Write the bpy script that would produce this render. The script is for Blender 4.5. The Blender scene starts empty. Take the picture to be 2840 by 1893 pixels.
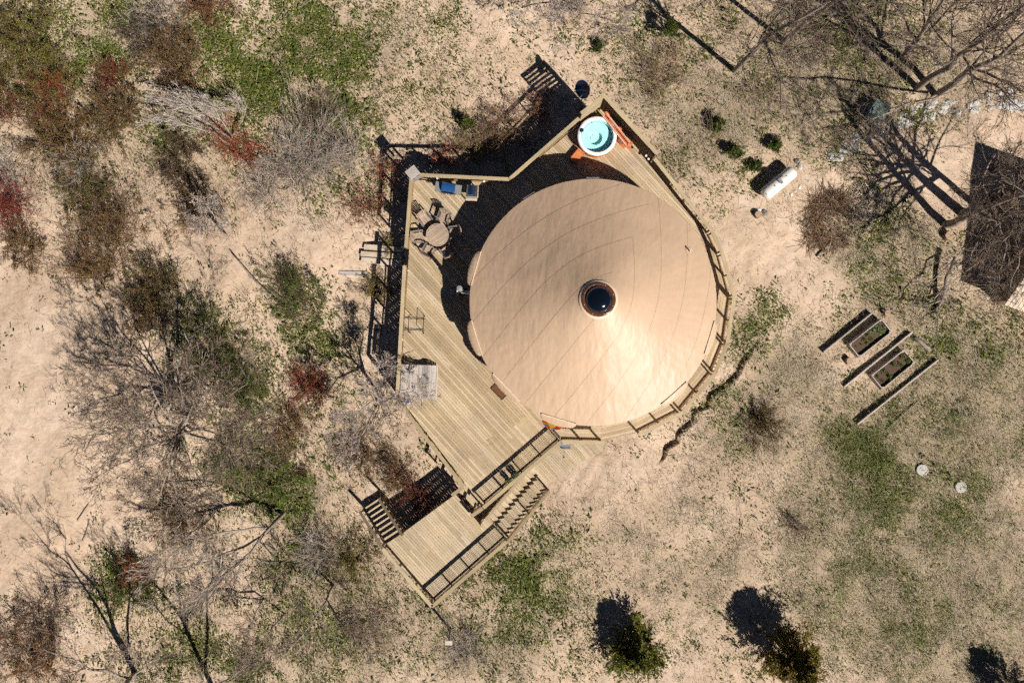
import bpy, math, random
import numpy as np
from mathutils import Vector, Matrix

random.seed(11)
RNG = np.random.default_rng(11)
scene = bpy.context.scene
COL = scene.collection

# ---------------------------------------------------------------- camera, sky, sun, exposure
CAMZ = 45.2
FPX = 2209.0                     # focal length in pixels of a 2840 wide frame
cam_d = bpy.data.cameras.new('camera')
cam_d.sensor_width = 36.0
cam_d.lens = 36.0 * FPX / 2840.0
cam_d.clip_end = 600.0
cam = bpy.data.objects.new('camera', cam_d)
cam.location = (0, 0, CAMZ)
COL.objects.link(cam)
scene.camera = cam

SUN_EL = math.radians(45.0)
SUN_DIR = Vector((0.662 * math.cos(SUN_EL), -0.7495 * math.cos(SUN_EL), math.sin(SUN_EL))).normalized()
world = bpy.data.worlds.new('World')
scene.world = world
world.use_nodes = True
wn = world.node_tree
sky = wn.nodes.new('ShaderNodeTexSky')
sky.sky_type = 'NISHITA'
sky.sun_disc = False
sky.sun_elevation = SUN_EL
sky.sun_rotation = math.atan2(SUN_DIR.x, SUN_DIR.y)
sky.altitude = 2500.0
sky.air_density = 0.48
sky.dust_density = 0.2
wn.links.new(sky.outputs[0], wn.nodes['Background'].inputs[0])
wn.nodes['Background'].inputs[1].default_value = 0.05
sun_d = bpy.data.lights.new('sun', 'SUN')
sun_d.energy = 5.0
sun_d.angle = math.radians(0.53)
sun_d.color = (1.0, 0.945, 0.865)
sun = bpy.data.objects.new('sun', sun_d)
sun.rotation_euler = SUN_DIR.to_track_quat('Z', 'Y').to_euler()
sun.location = (20, -22, 40)
COL.objects.link(sun)
scene.view_settings.view_transform = 'Standard'
scene.view_settings.look = 'None'
scene.view_settings.exposure = 0.42
scene.view_settings.gamma = 1.0
scene.view_settings.use_curve_mapping = False
scene.cycles.max_bounces = 5
scene.cycles.diffuse_bounces = 2
scene.cycles.use_light_tree = False
scene.cycles.caustics_reflective = False
scene.cycles.caustics_refractive = False
scene.cycles.glossy_bounces = 2
scene.cycles.transparent_max_bounces = 12
scene.cycles.use_denoising = False
scene.cycles.adaptive_threshold = 0.03
scene.cycles.sample_clamp_indirect = 1.5
scene.render.film_transparent = False

# ---------------------------------------------------------------- helpers
DECK = 2.70                      # height of the main deck floor
RAIL = DECK + 0.95

def W(px, py, z):
    s = (CAMZ - z) / FPX
    return Vector(((px - 1420.0) * s, (946.5 - py) * s, z))

def W2(px, py, z):
    v = W(px, py, z)
    return (v.x, v.y)

WM = {}

def link(name, data, parent=None, wm=None, local=None):
    """wm: world matrix; local: matrix relative to the parent."""
    o = bpy.data.objects.new(name, data)
    COL.objects.link(o)
    if parent is None:
        m = wm if wm is not None else Matrix.Identity(4)
        o.matrix_basis = m
        WM[o] = m.copy()
    else:
        o.parent = parent
        if local is not None:
            o.matrix_basis = local
            WM[o] = WM[parent] @ local
        else:
            m = wm if wm is not None else Matrix.Identity(4)
            o.matrix_parent_inverse = WM[parent].inverted()
            o.matrix_basis = m
            WM[o] = m.copy()
    return o

def tag(o, label=None, cat=None, group=None, kind=None):
    if label: o['label'] = label
    if cat: o['category'] = cat
    if group: o['group'] = group
    if kind: o['kind'] = kind
    return o

def thing(name, label, cat, loc=(0, 0, 0), rz=0.0, group=None):
    o = link(name, None, wm=Matrix.Translation(loc) @ Matrix.Rotation(rz, 4, 'Z'))
    o.empty_display_size = 0.2
    return tag(o, label, cat, group)

def mesh_np(name, V, F, mat=None, smooth=False, tint=None):
    """V (n,3) array; F (m,k) int array (k = 3 or 4) or a list of such arrays."""
    me = bpy.data.meshes.new(name)
    V = np.asarray(V, dtype=np.float32)
    Fs = F if isinstance(F, list) else [F]
    Fs = [np.asarray(f, dtype=np.int32) for f in Fs if len(f)]
    nl = sum(f.size for f in Fs)
    npoly = sum(len(f) for f in Fs)
    me.vertices.add(len(V)); me.vertices.foreach_set('co', V.ravel())
    me.loops.add(nl); me.loops.foreach_set('vertex_index', np.concatenate([f.ravel() for f in Fs]))
    tot = np.concatenate([np.full(len(f), f.shape[1], dtype=np.int32) for f in Fs])
    st = np.concatenate([[0], np.cumsum(tot)[:-1]]).astype(np.int32)
    me.polygons.add(npoly)
    me.polygons.foreach_set('loop_start', st)
    me.polygons.foreach_set('loop_total', tot)
    if smooth:
        me.polygons.foreach_set('use_smooth', np.ones(npoly, dtype=bool))
    if tint is not None:
        a = me.attributes.new('tint', 'FLOAT_COLOR', 'POINT')
        T = np.ones((len(V), 4), dtype=np.float32); T[:, :3] = tint
        a.data.foreach_set('color', T.ravel())
    if mat: me.materials.append(mat)
    me.update(calc_edges=True)
    me.validate()
    return me

class MB:
    def __init__(s): s.v = []; s.f = []
    def box(s, c, size, M=None, rz=0.0):
        hx, hy, hz = size[0] / 2, size[1] / 2, size[2] / 2
        R = M if M is not None else Matrix.Rotation(rz, 3, 'Z')
        b = len(s.v); c = Vector(c)
        for dz in (-hz, hz):
            for dx, dy in ((-hx, -hy), (hx, -hy), (hx, hy), (-hx, hy)):
                s.v.append(tuple(c + R @ Vector((dx, dy, dz))))
        s.f += [tuple(b + i for i in q) for q in ((3, 2, 1, 0), (4, 5, 6, 7), (0, 1, 5, 4), (1, 2, 6, 5), (2, 3, 7, 6), (3, 0, 4, 7))]
        return s
    def beam(s, p0, p1, w, h, up=(0, 0, 1)):
        p0, p1 = Vector(p0), Vector(p1)
        M, L = axes(p0, p1, up)
        return s.box((p0 + p1) / 2, (L, w, h), M=M)
    def prism(s, poly, z0, z1):
        n = len(poly); b = len(s.v)
        s.v += [(p[0], p[1], z0) for p in poly] + [(p[0], p[1], z1) for p in poly]
        s.f.append(tuple(b + i for i in reversed(range(n))))
        s.f.append(tuple(b + n + i for i in range(n)))
        for i in range(n):
            j = (i + 1) % n
            s.f.append((b + i, b + j, b + n + j, b + n + i))
        return s
    def tube(s, pts, rad, n=6):
        pts = [Vector(p) for p in pts]
        if not hasattr(rad, '__len__'): rad = [rad] * len(pts)
        b = len(s.v); m = len(pts)
        for i, p in enumerate(pts):
            t = (pts[min(i + 1, m - 1)] - pts[max(i - 1, 0)]).normalized()
            a = Vector((0, 0, 1)) if abs(t.z) < 0.9 else Vector((1, 0, 0))
            x = t.cross(a).normalized(); y = t.cross(x)
            for k in range(n):
                an = 2 * math.pi * k / n
                s.v.append(tuple(p + (x * math.cos(an) + y * math.sin(an)) * rad[i]))
        for i in range(m - 1):
            for k in range(n):
                k2 = (k + 1) % n
                s.f.append((b + i * n + k, b + i * n + k2, b + (i + 1) * n + k2, b + (i + 1) * n + k))
        s.f.append(tuple(b + k for k in reversed(range(n))))
        s.f.append(tuple(b + (m - 1) * n + k for k in range(n)))
        return s
    def lathe(s, prof, n=32, c=(0, 0, 0), closed=False):
        b = len(s.v); m = len(prof)
        for r, z in prof:
            for k in range(n):
                an = 2 * math.pi * k / n
                s.v.append((c[0] + r * math.cos(an), c[1] + r * math.sin(an), c[2] + z))
        for i in range(m - 1):
            for k in range(n):
                k2 = (k + 1) % n
                s.f.append((b + i * n + k, b + i * n + k2, b + (i + 1) * n + k2, b + (i + 1) * n + k))
        if closed:
            s.f.append(tuple(b + k for k in reversed(range(n))))
            s.f.append(tuple(b + (m - 1) * n + k for k in range(n)))
        return s
    def mesh(s, name, mat, smooth=False):
        me = bpy.data.meshes.new(name)
        me.from_pydata(s.v, [], s.f)
        if smooth:
            me.polygons.foreach_set('use_smooth', np.ones(len(me.polygons), dtype=bool))
        if mat: me.materials.append(mat)
        me.update()
        return me

def axes(p0, p1, up=(0, 0, 1)):
    d = p1 - p0; L = d.length; x = d / L
    u = Vector(up)
    y = u.cross(x)
    if y.length < 1e-5: y = Vector((0, 1, 0)).cross(x)
    y.normalize(); z = x.cross(y)
    M = Matrix((x, y, z)).transposed()
    return M, L

def beam_part(name, p0, p1, w, h, mat, parent, up=(0, 0, 1)):
    """a plank or post as its own object; local x runs along it"""
    p0, p1 = Vector(p0), Vector(p1)
    M, L = axes(p0, p1, up)
    me = MB().box((0, 0, 0), (L, w, h)).mesh(name, mat)
    return link(name, me, parent, wm=Matrix.Translation((p0 + p1) / 2) @ M.to_4x4())

def part(name, mb, mat, parent, smooth=False, local=False):
    me = mb.mesh(name, mat, smooth)
    if local:
        return link(name, me, parent, local=Matrix.Identity(4))
    return link(name, me, parent)

def smooth_by_angle(o, ang=40):
    me = o.data
    me.polygons.foreach_set('use_smooth', np.ones(len(me.polygons), dtype=bool))
    try:
        me.set_sharp_from_angle(angle=math.radians(ang))
    except Exception:
        pass

# ---------------------------------------------------------------- materials
def new_mat(name):
    m = bpy.data.materials.new(name); m.use_nodes = True
    nt = m.node_tree
    return m, nt, nt.nodes['Principled BSDF']

def N(nt, t, **kw):
    n = nt.nodes.new(t)
    for k, v in kw.items(): setattr(n, k, v)
    return n

def ramp(nt, stops, fac=None):
    r = N(nt, 'ShaderNodeValToRGB')
    e = r.color_ramp.elements
    while len(e) < len(stops): e.new(0.5)
    for i, (p, c) in enumerate(stops):
        e[i].position = p; e[i].color = (c[0], c[1], c[2], 1)
    if fac is not None: nt.links.new(fac, r.inputs[0])
    return r

def mixc(nt, a, b, fac, mode='MIX'):
    m = N(nt, 'ShaderNodeMix', data_type='RGBA', blend_type=mode)
    for sock, val in ((m.inputs[0], fac), (m.inputs[6], a), (m.inputs[7], b)):
        if hasattr(val, 'is_output') or isinstance(val, bpy.types.NodeSocket): nt.links.new(val, sock)
        elif isinstance(val, (int, float)): sock.default_value = val
        else: sock.default_value = (*val, 1)
    return m.outputs[2]

def noise(nt, vec, scale, detail=4, rough=0.55):
    n = N(nt, 'ShaderNodeTexNoise')
    n.inputs['Scale'].default_value = scale; n.inputs['Detail'].default_value = detail
    n.inputs['Roughness'].default_value = rough
    nt.links.new(vec, n.inputs['Vector'])
    return n.outputs['Fac']

def bump(nt, h, strength, dist, bsdf):
    b = N(nt, 'ShaderNodeBump')
    b.inputs['Strength'].default_value = strength; b.inputs['Distance'].default_value = dist
    nt.links.new(h, b.inputs['Height']); nt.links.new(b.outputs[0], bsdf.inputs['Normal'])
    return b

def mat_wood(name, tones, rough=0.75, grain=1.0, per_piece=True):
    """tones: three colours, picked per piece by the object's random number"""
    m, nt, b = new_mat(name)
    tc = N(nt, 'ShaderNodeTexCoord'); oi = N(nt, 'ShaderNodeObjectInfo'); geo = N(nt, 'ShaderNodeNewGeometry')
    mp = N(nt, 'ShaderNodeMapping'); mp.inputs['Scale'].default_value = (0.9, 22, 22)
    nt.links.new(tc.outputs['Object'], mp.inputs[0])
    add = N(nt, 'ShaderNodeVectorMath', operation='ADD'); nt.links.new(mp.outputs[0], add.inputs[0])
    sc = N(nt, 'ShaderNodeVectorMath', operation='SCALE'); sc.inputs[0].default_value = (37, 53, 71)
    nt.links.new(oi.outputs['Random'], sc.inputs['Scale']); nt.links.new(sc.outputs[0], add.inputs[1])
    g = noise(nt, add.outputs[0], 1.6, 5, 0.65)
    base = ramp(nt, [(0.0, tones[0]), (0.5, tones[1]), (1.0, tones[2])], oi.outputs['Random'] if per_piece else g).outputs[0]
    w = noise(nt, geo.outputs['Position'], 0.55, 4)
    w2 = ramp(nt, [(0.3, (0.80, 0.80, 0.82)), (0.7, (1.12, 1.1, 1.06))], w).outputs[0]
    c = mixc(nt, base, w2, 1.0, 'MULTIPLY')
    gr = ramp(nt, [(0.3, (0.70, 0.66, 0.60)), (0.62, (1.1, 1.1, 1.1))], g).outputs[0]
    c = mixc(nt, c, gr, 0.75 * grain, 'MULTIPLY')
    mp2 = N(nt, 'ShaderNodeMapping'); mp2.inputs['Scale'].default_value = (3.0, 9, 9)
    nt.links.new(add.outputs[0], mp2.inputs[0]); mp2.inputs['Scale'].default_value = (2.2, 0.5, 0.5)
    k = noise(nt, mp2.outputs[0], 2.3, 1)
    kn = ramp(nt, [(0.70, (1, 1, 1)), (0.80, (0.60, 0.48, 0.36))], k).outputs[0]
    c = mixc(nt, c, kn, 0.35, 'MULTIPLY')
    nt.links.new(c, b.inputs['Base Color'])
    b.inputs['Roughness'].default_value = rough
    b.inputs['Specular IOR Level'].default_value = 0.25
    bump(nt, g, 0.35, 0.004, b)
    return m

def mat_plain(name, col, rough=0.6, metal=0.0, var=0.15, nscale=6.0, bumpd=0.0, spec=0.5, coat=0.0):
    m, nt, b = new_mat(name)
    tc = N(nt, 'ShaderNodeTexCoord')
    n = noise(nt, tc.outputs['Object'], nscale, 5)
    lo = tuple(max(0, c * (1 - var)) for c in col); hi = tuple(min(1, c * (1 + var)) for c in col)
    nt.links.new(ramp(nt, [(0.3, lo), (0.7, hi)], n).outputs[0], b.inputs['Base Color'])
    b.inputs['Roughness'].default_value = rough; b.inputs['Metallic'].default_value = metal
    b.inputs['Specular IOR Level'].default_value = spec
    b.inputs['Coat Weight'].default_value = coat
    if bumpd: bump(nt, n, 0.6, bumpd, b)
    return m

def mat_tint(name, rough=0.7, spec=0.2, trans=0.0):
    """colour per leaf or stem from the mesh's own tint attribute"""
    m, nt, b = new_mat(name)
    a = N(nt, 'ShaderNodeAttribute', attribute_name='tint')
    geo = N(nt, 'ShaderNodeNewGeometry')
    n = noise(nt, geo.outputs['Position'], 9.0, 3)
    c = mixc(nt, a.outputs['Color'], ramp(nt, [(0.3, (0.75, 0.75, 0.75)), (0.7, (1.2, 1.2, 1.2))], n).outputs[0], 1.0, 'MULTIPLY')
    nt.links.new(c, b.inputs['Base Color'])
    b.inputs['Roughness'].default_value = rough; b.inputs['Specular IOR Level'].default_value = spec
    if trans:
        tr = N(nt, 'ShaderNodeBsdfTranslucent'); nt.links.new(c, tr.inputs[0])
        mx = N(nt, 'ShaderNodeMixShader'); mx.inputs[0].default_value = trans
        nt.links.new(b.outputs[0], mx.inputs[1]); nt.links.new(tr.outputs[0], mx.inputs[2])
        nt.links.new(mx.outputs[0], nt.nodes['Material Output'].inputs[0])
    return m

M_deck = mat_wood('deck_pine', [(0.37, 0.28, 0.165), (0.47, 0.365, 0.235), (0.55, 0.445, 0.32)])
M_land = mat_wood('landing_pine', [(0.42, 0.325, 0.21), (0.49, 0.39, 0.26), (0.55, 0.45, 0.32)])
M_rail = mat_wood('rail_pine', [(0.36, 0.285, 0.17), (0.42, 0.335, 0.205), (0.46, 0.375, 0.24)])
M_post = mat_wood('post_pine', [(0.28, 0.16, 0.06), (0.33, 0.20, 0.085), (0.37, 0.24, 0.11)])
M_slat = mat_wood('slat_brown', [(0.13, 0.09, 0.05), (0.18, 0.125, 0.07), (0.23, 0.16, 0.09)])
M_grey = mat_wood('weathered_grey', [(0.40, 0.35, 0.31), (0.46, 0.41, 0.37), (0.52, 0.47, 0.43)])
M_teak = mat_wood('furniture_wood', [(0.37, 0.27, 0.20), (0.42, 0.32, 0.24), (0.47, 0.36, 0.28)])
M_plank = mat_wood('plank_new', [(0.50, 0.37, 0.25), (0.56, 0.44, 0.32), (0.60, 0.52, 0.43)])
M_rust = mat_plain('cedar_orange', (0.55, 0.17, 0.05), 0.6, var=0.2)
M_white = mat_plain('white_paint', (0.70, 0.67, 0.60), 0.4, var=0.04)
M_acry = mat_plain('white_acrylic', (0.80, 0.79, 0.80), 0.18, var=0.02, coat=0.3)
M_dark = mat_plain('dark_metal', (0.03, 0.03, 0.033), 0.45, metal=0.6)
M_steel = mat_plain('stainless', (0.62, 0.63, 0.65), 0.18, metal=1.0, var=0.06)
M_galv = mat_plain('galvanised', (0.58, 0.57, 0.56), 0.35, metal=0.7, var=0.1)
M_blue = mat_plain('blue_and_sky_reflection', (0.015, 0.07, 0.20), 0.12, var=0.05, coat=0.8)  # the ball's own blue; on the grill lid a painted sky reflection
M_navy = mat_plain('navy_enamel', (0.010, 0.018, 0.05), 0.30, var=0.1)
M_greyplastic = mat_plain('grey_plastic', (0.20, 0.20, 0.21), 0.5, var=0.1)
M_stone = mat_plain('pale_stone', (0.46, 0.43, 0.40), 0.85, var=0.3, nscale=5, bumpd=0.03)
M_conc = mat_plain('concrete', (0.43, 0.40, 0.37), 0.8, var=0.1, nscale=9)
M_soil = mat_plain('bed_soil', (0.085, 0.05, 0.03), 0.95, var=0.4, nscale=20, bumpd=0.03)
M_stump = mat_plain('stump_wood', (0.24, 0.16, 0.10), 0.9, var=0.35, nscale=14, bumpd=0.02)
M_bark = mat_plain('grey_bark', (0.27, 0.225, 0.185), 0.9, var=0.35, nscale=7, bumpd=0.02, spec=0.1)
M_leaf = mat_tint('leaf', 0.6, 0.25, 0.25)
M_stem = mat_tint('stem', 0.85, 0.1)
# ---------------------------------------------------------------- the ground
_r = np.random.default_rng(5)
_K = [(_r.uniform(0.12, 0.35), _r.uniform(0, 6.28), _r.uniform(0, 6.28), 0.10) for _ in range(7)] + \
     [(_r.uniform(0.7, 1.6), _r.uniform(0, 6.28), _r.uniform(0, 6.28), 0.022) for _ in range(9)] + \
     [(_r.uniform(3.0, 6.5), _r.uniform(0, 6.28), _r.uniform(0, 6.28), 0.006) for _ in range(10)]
CRACK_PX = [(2112, 928), (2104, 962), (2068, 1010), (2059, 1036), (2021, 1077), (1979, 1100), (1970, 1131), (1930, 1147),
            (1931, 1170), (1887, 1205), (1884, 1227), (1852, 1246), (1845, 1269), (1823, 1291)]
CRACK = np.array([W2(a, b, 0.1) for a, b in CRACK_PX])

def crack_drop(x, y):
    out = np.zeros_like(x)
    m = (x > CRACK[:, 0].min() - 3.5) & (x < CRACK[:, 0].max() + 1) & (y > CRACK[:, 1].min() - 1) & (y < CRACK[:, 1].max() + 3)
    if not m.any(): return out
    p = np.stack([x[m], y[m]], 1)[:, None, :]
    a, b = CRACK[:-1][None], CRACK[1:][None]
    ab = b - a
    t = np.clip(((p - a) * ab).sum(2) / (ab ** 2).sum(2), 0, 1)
    d = p - (a + t[..., None] * ab)
    dist = np.hypot(d[..., 0], d[..., 1])
    i = dist.argmin(1); k = np.arange(len(i))
    dm = dist[k, i]
    cr = ab[0, i, 0] * (p[:, 0, 1] - CRACK[i, 1]) - ab[0, i, 1] * (p[:, 0, 0] - CRACK[i, 0])
    left = cr < 0
    along = (i + t[k, i]) / (len(CRACK) - 1)
    end = np.clip(np.minimum(along, 1 - along) * 7, 0, 1)
    out[m] = np.where(left, -0.42 * np.exp(-dm / 0.8) * end, 0.05 * np.exp(-dm / 0.4) * end)
    return out

def gz(x, y):
    x = np.asarray(x, dtype=float); y = np.asarray(y, dtype=float)
    sh = x.shape; x = x.ravel(); y = y.ravel()
    h = 0.28 - 0.30 * np.tanh((x - 3.0) / 5.0)
    for k, a, p, amp in _K:
        h = h + amp * np.sin(k * (x * math.cos(a) + y * math.sin(a)) + p)
    # the sand that drifts over the lower platform
    d = (x - 2.4) * 0.633 - (y + 8.6) * 0.774      # distance outwards from the platform's buried edge
    w = np.clip(1.5 * np.exp(-(((x - 3.8) / 2.6) ** 2 + ((y + 7.3) / 2.4) ** 2)), 0, 1)
    dr = 0.06 + np.where(d > 0, 0.10 * d, 0.16 * d) + 0.02 * np.sin(3.1 * x + 1.7 * y) + 0.015 * np.sin(6.3 * x - 4.1 * y)
    h = h * (1 - w) + dr * w
    h = h + crack_drop(x, y)
    return h.reshape(sh)

def gz1(x, y): return float(gz(np.array([x]), np.array([y]))[0])

def G(px, py):
    """ground point under a pixel of the photograph"""
    z = 0.3
    for _ in range(3):
        v = W(px, py, z); z = gz1(v.x, v.y)
    return W(px, py, z)

# what grows where: soft patches (x, y, half width, half height, amount), in the photograph's pixels on the ground plane
GREEN = [(270, 110, 110, 120, .95), (800, 190, 190, 130, 1.5), (960, 60, 150, 70, .7), (880, 300, 110, 60, 1.5), (680, 260, 120, 80, 1.1),
         (480, 385, 80, 50, .8), (1120, 60, 150, 80, .30), (1100, 220, 130, 120, .30), (1000, 340, 80, 80, .6), (640, 80, 120, 70, .6), (230, 150, 80, 100, 1.1), (620, 160, 110, 110, 1.0), (900, 120, 150, 110, 1.1), (330, 60, 90, 60, .9),
         (120, 60, 120, 90, .6), (330, 300, 120, 80, .4), (900, 460, 60, 80, .5), (1030, 560, 50, 60, .4), (560, 930, 120, 90, .45), (690, 1080, 100, 130, .6),
         (770, 1340, 90, 90, 1.1), (640, 1300, 70, 80, .7), (860, 900, 80, 130, .7), (700, 1230, 60, 90, .6), (330, 1600, 60, 80, .8),
         (410, 1640, 50, 50, .8), (520, 1800, 120, 80, .8), (740, 1830, 170, 100, .6), (850, 1620, 100, 160, .55), (940, 1750, 120, 110, .5),
         (1480, 1600, 85, 95, 1.5), (1350, 1640, 120, 90, .7), (1420, 1740, 160, 80, .45), (1600, 1830, 200, 60, .2), (2420, 1270, 85, 105, 2.6),
         (2500, 1400, 160, 110, 1.5), (2690, 1400, 70, 80, 1.5), (2600, 1190, 110, 90, .7), (2700, 1050, 130, 150, .55), (2350, 1580, 110, 160, .8),
         (2520, 1720, 200, 130, .8), (2800, 1200, 80, 150, .5), (2085, 900, 45, 60, 1.0), (2130, 850, 45, 40, .8), (2010, 1090, 50, 40, .5),
         (2060, 1180, 90, 60, .35), (2200, 170, 160, 90, .3), (2080, 60, 120, 60, .35), (2400, 90, 140, 100, .6), (2330, 380, 130, 60, .35),
         (2430, 690, 120, 90, .45), (1800, 120, 160, 90, .3), (2560, 330, 120, 30, .4), (2620, 860, 90, 60, .5), (2440, 820, 80, 60, .5), (1930, 470, 130, 100, .22)]
DRY = [(1990, 320, 170, 120, .9), (2160, 260, 200, 120, .8), (1850, 260, 120, 120, .6), (2250, 620, 80, 60, .5), (2460, 680, 170, 110, .9), (2200, 1050, 120, 120, .9),
       (2110, 1200, 170, 100, .8), (2350, 1500, 170, 250, .9), (2660, 1650, 260, 210, 1.3), (2700, 1130, 170, 170, 1.0), (1900, 1420, 190, 110, .5),
       (1940, 1610, 240, 150, .6), (1720, 1480, 170, 110, .55), (1660, 1400, 60, 70, .5), (1300, 1790, 170, 80, .7), (1120, 130, 170, 90, .25),
       (1000, 1720, 160, 130, .6), (950, 1170, 90, 110, .4), (200, 430, 200, 180, .5), (600, 540, 240, 90, .35), (1300, 420, 120, 60, .5),
       (2350, 180, 250, 130, .8), (2680, 200, 150, 140, .7), (850, 1450, 120, 120, .4), (2500, 900, 150, 110, .5), (2480, 420, 140, 40, .25), (1600, 1650, 200, 140, .3)]
BARE = [(150, 1150, 200, 300, 1.0), (60, 800, 130, 120, .9), (160, 1520, 150, 100, .8), (780, 720, 200, 60, 1.0), (2160, 680, 110, 110, .9), (2760, 350, 80, 45, 1.0),
        (1620, 1330, 150, 70, .8), (2560, 440, 130, 60, .6), (500, 640, 60, 80, .5), (620, 850, 60, 60, .4)]

def patch(L, px, py):
    o = np.zeros_like(px)
    for cx, cy, rx, ry, a in L:
        o = np.maximum(o, a * np.exp(-(((px - cx) / rx) ** 2 + ((py - cy) / ry) ** 2) * 0.62))
    return o

def to_px(x, y, z=0.2):
    s = FPX / (CAMZ - z)
    return 1420 + x * s, 946.5 - y * s

def wob(x, y):
    o = 0
    for k, a, p in ((0.9, 0.3, 1.0), (1.3, 1.9, 2.2), (2.1, 4.0, 0.4), (3.3, 5.2, 3.1), (4.7, 2.7, 5.5)):
        o = o + np.sin(k * (x * math.cos(a) + y * math.sin(a)) + p + 1.3 * np.sin(k * 0.7 * (x * math.sin(a) - y * math.cos(a)))) / (k ** 0.5)
    return o / 2.5

def graded(lo, hi, step, far, finer=None):
    c = list(np.arange(lo, hi + 1e-6, step))
    if finer:
        f0, f1, fs = finer
        c = [v for v in c if not f0 <= v <= f1] + list(np.arange(f0, f1 + 1e-6, fs))
    s, v = step, lo
    while v > -far: s *= 1.5; v -= s; c.append(v)
    s, v = step, hi
    while v < far: s *= 1.5; v += s; c.append(v)
    return np.array(sorted(c))

gx = graded(-31, 31, 0.19, 250, (7.6, 14.8, 0.06))
gy = graded(-21, 21, 0.19, 250, (-7.8, 0.6, 0.06))
X, Y = np.meshgrid(gx, gy)
far = np.clip((np.hypot(X, Y) - 45) / 60, 0, 1)
Z = gz(X, Y) * (1 - far) + 0.2 * far
nx, ny = len(gx), len(gy)
idx = np.arange(nx * ny).reshape(ny, nx)
F = np.stack([idx[:-1, :-1].ravel(), idx[:-1, 1:].ravel(), idx[1:, 1:].ravel(), idx[1:, :-1].ravel()], 1)
PX, PY = to_px(X, Y)
cov = np.stack([patch(GREEN, PX, PY), patch(DRY, PX, PY), patch(BARE, PX, PY)], -1).reshape(-1, 3)

def mat_ground():
    m, nt, b = new_mat('sandy_ground')
    geo = N(nt, 'ShaderNodeNewGeometry'); at = N(nt, 'ShaderNodeAttribute', attribute_name='tint')
    pos = geo.outputs['Position']
    sep = N(nt, 'ShaderNodeSeparateColor'); nt.links.new(at.outputs['Color'], sep.inputs[0])
    n1 = noise(nt, pos, 0.35, 3); n2 = noise(nt, pos, 2.2, 3, 0.6); n3 = noise(nt, pos, 9.0, 3, 0.75); n4 = noise(nt, pos, 21.0, 2, 0.7)
    sand = ramp(nt, [(0.25, (0.455, 0.335, 0.235)), (0.5, (0.52, 0.39, 0.285)), (0.75, (0.58, 0.45, 0.345))], n1).outputs[0]
    sand = mixc(nt, sand, ramp(nt, [(0.35, (0.82, 0.80, 0.78)), (0.6, (1.06, 1.06, 1.06))], n2).outputs[0], 0.8, 'MULTIPLY')
    # fine plant litter lying on the sand
    lit = ramp(nt, [(0.3, (0.17, 0.12, 0.075)), (0.52, (0.33, 0.255, 0.17)), (0.75, (0.47, 0.39, 0.285))], n4).outputs[0]
    def math_(op, a, bb):
        q = N(nt, 'ShaderNodeMath', operation=op)
        for s, v in ((q.inputs[0], a), (q.inputs[1], bb)):
            if isinstance(v, (int, float)): s.default_value = v
            else: nt.links.new(v, s)
        return q.outputs[0]
    amt = math_('ADD', math_('MULTIPLY', sep.outputs[1], 0.46), math_('MULTIPLY', sep.outputs[0], 0.30))
    amt = math_('ADD', amt, 0.10)
    amt = math_('SUBTRACT', amt, math_('MULTIPLY', sep.outputs[2], 0.30))
    thr = math_('ADD', math_('MULTIPLY', n3, 0.8), math_('MULTIPLY', n2, 0.5))
    f = math_('SUBTRACT', math_('ADD', amt, thr), 0.86)
    fac = math_('MULTIPLY', f, 4.0)
    fc = N(nt, 'ShaderNodeClamp'); nt.links.new(fac, fc.inputs[0]); fc.inputs[2].default_value = 0.9
    c = mixc(nt, sand, lit, fc.outputs[0])
    nt.links.new(c, b.inputs['Base Color'])
    b.inputs['Roughness'].default_value = 0.95; b.inputs['Specular IOR Level'].default_value = 0.1
    hh = noise(nt, pos, 4.5, 3, 0.6)
    bump(nt, hh, 0.45, 0.10, b)
    return m
M_ground = mat_ground()
ground = link('ground', mesh_np('ground', np.stack([X.ravel(), Y.ravel(), Z.ravel()], 1), F, M_ground, True, np.clip(cov, 0, 1)))
tag(ground, 'pale sandy ground with litter and footprints', kind='structure')

# ---------------------------------------------------------------- the deck
YC = Vector((4.08, 1.97, 0)); YR = 6.22; YWALL = 6.0
A = Vector(W2(1141, 489, RAIL)); B = Vector(W2(1413, 497, RAIL)); C = Vector(W2(1677, 264, DECK + 2.0)); E1 = Vector((7.42, 9.55))
VS = [Vector(W2(a, b, RAIL)) for a, b in ((1975, 640), (2003, 700), (2037, 822), (2018, 950), (1984, 1034), (1893, 1144), (1772, 1205), (1676, 1227), (1557, 1224))]
D = VS[-1]; EE = Vector(W2(1340, 1408, RAIL)); HH = Vector(W2(1286, 1349, RAIL)); GG = Vector(W2(1101, 1110, RAIL))
OUT = [A, B, C, E1, VS[0], Vector((YC.x, YC.y)), D, EE, HH, GG]
BD = math.radians(-47.5); U = Vector((math.cos(BD), math.sin(BD))); Vv = Vector((-U.y, U.x))
LAND = DECK - 0.54; PLAT = LAND - 12 * 0.175

def spans(poly, v, hole=None):
    """intervals along U where the line at offset v runs inside poly"""
    t = []
    for i in range(len(poly)):
        p, q = poly[i], poly[(i + 1) % len(poly)]
        a, b = p.dot(Vv) - v, q.dot(Vv) - v
        if (a > 0) != (b > 0):
            k = a / (a - b); t.append((p + (q - p) * k).dot(U))
    t.sort()
    iv = [(t[i], t[i + 1]) for i in range(0, len(t) - 1, 2)]
    if hole:
        c, r = hole; dv = v - Vector((c.x, c.y)).dot(Vv)
        if abs(dv) < r:
            h = math.sqrt(r * r - dv * dv); cu = Vector((c.x, c.y)).dot(U)
            n = []
            for a, b in iv:
                for s, e in ((a, min(b, cu - h)), (max(a, cu + h), b)):
                    if e - s > 0.05: n.append((s, e))
            iv = n
    return iv

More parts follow.
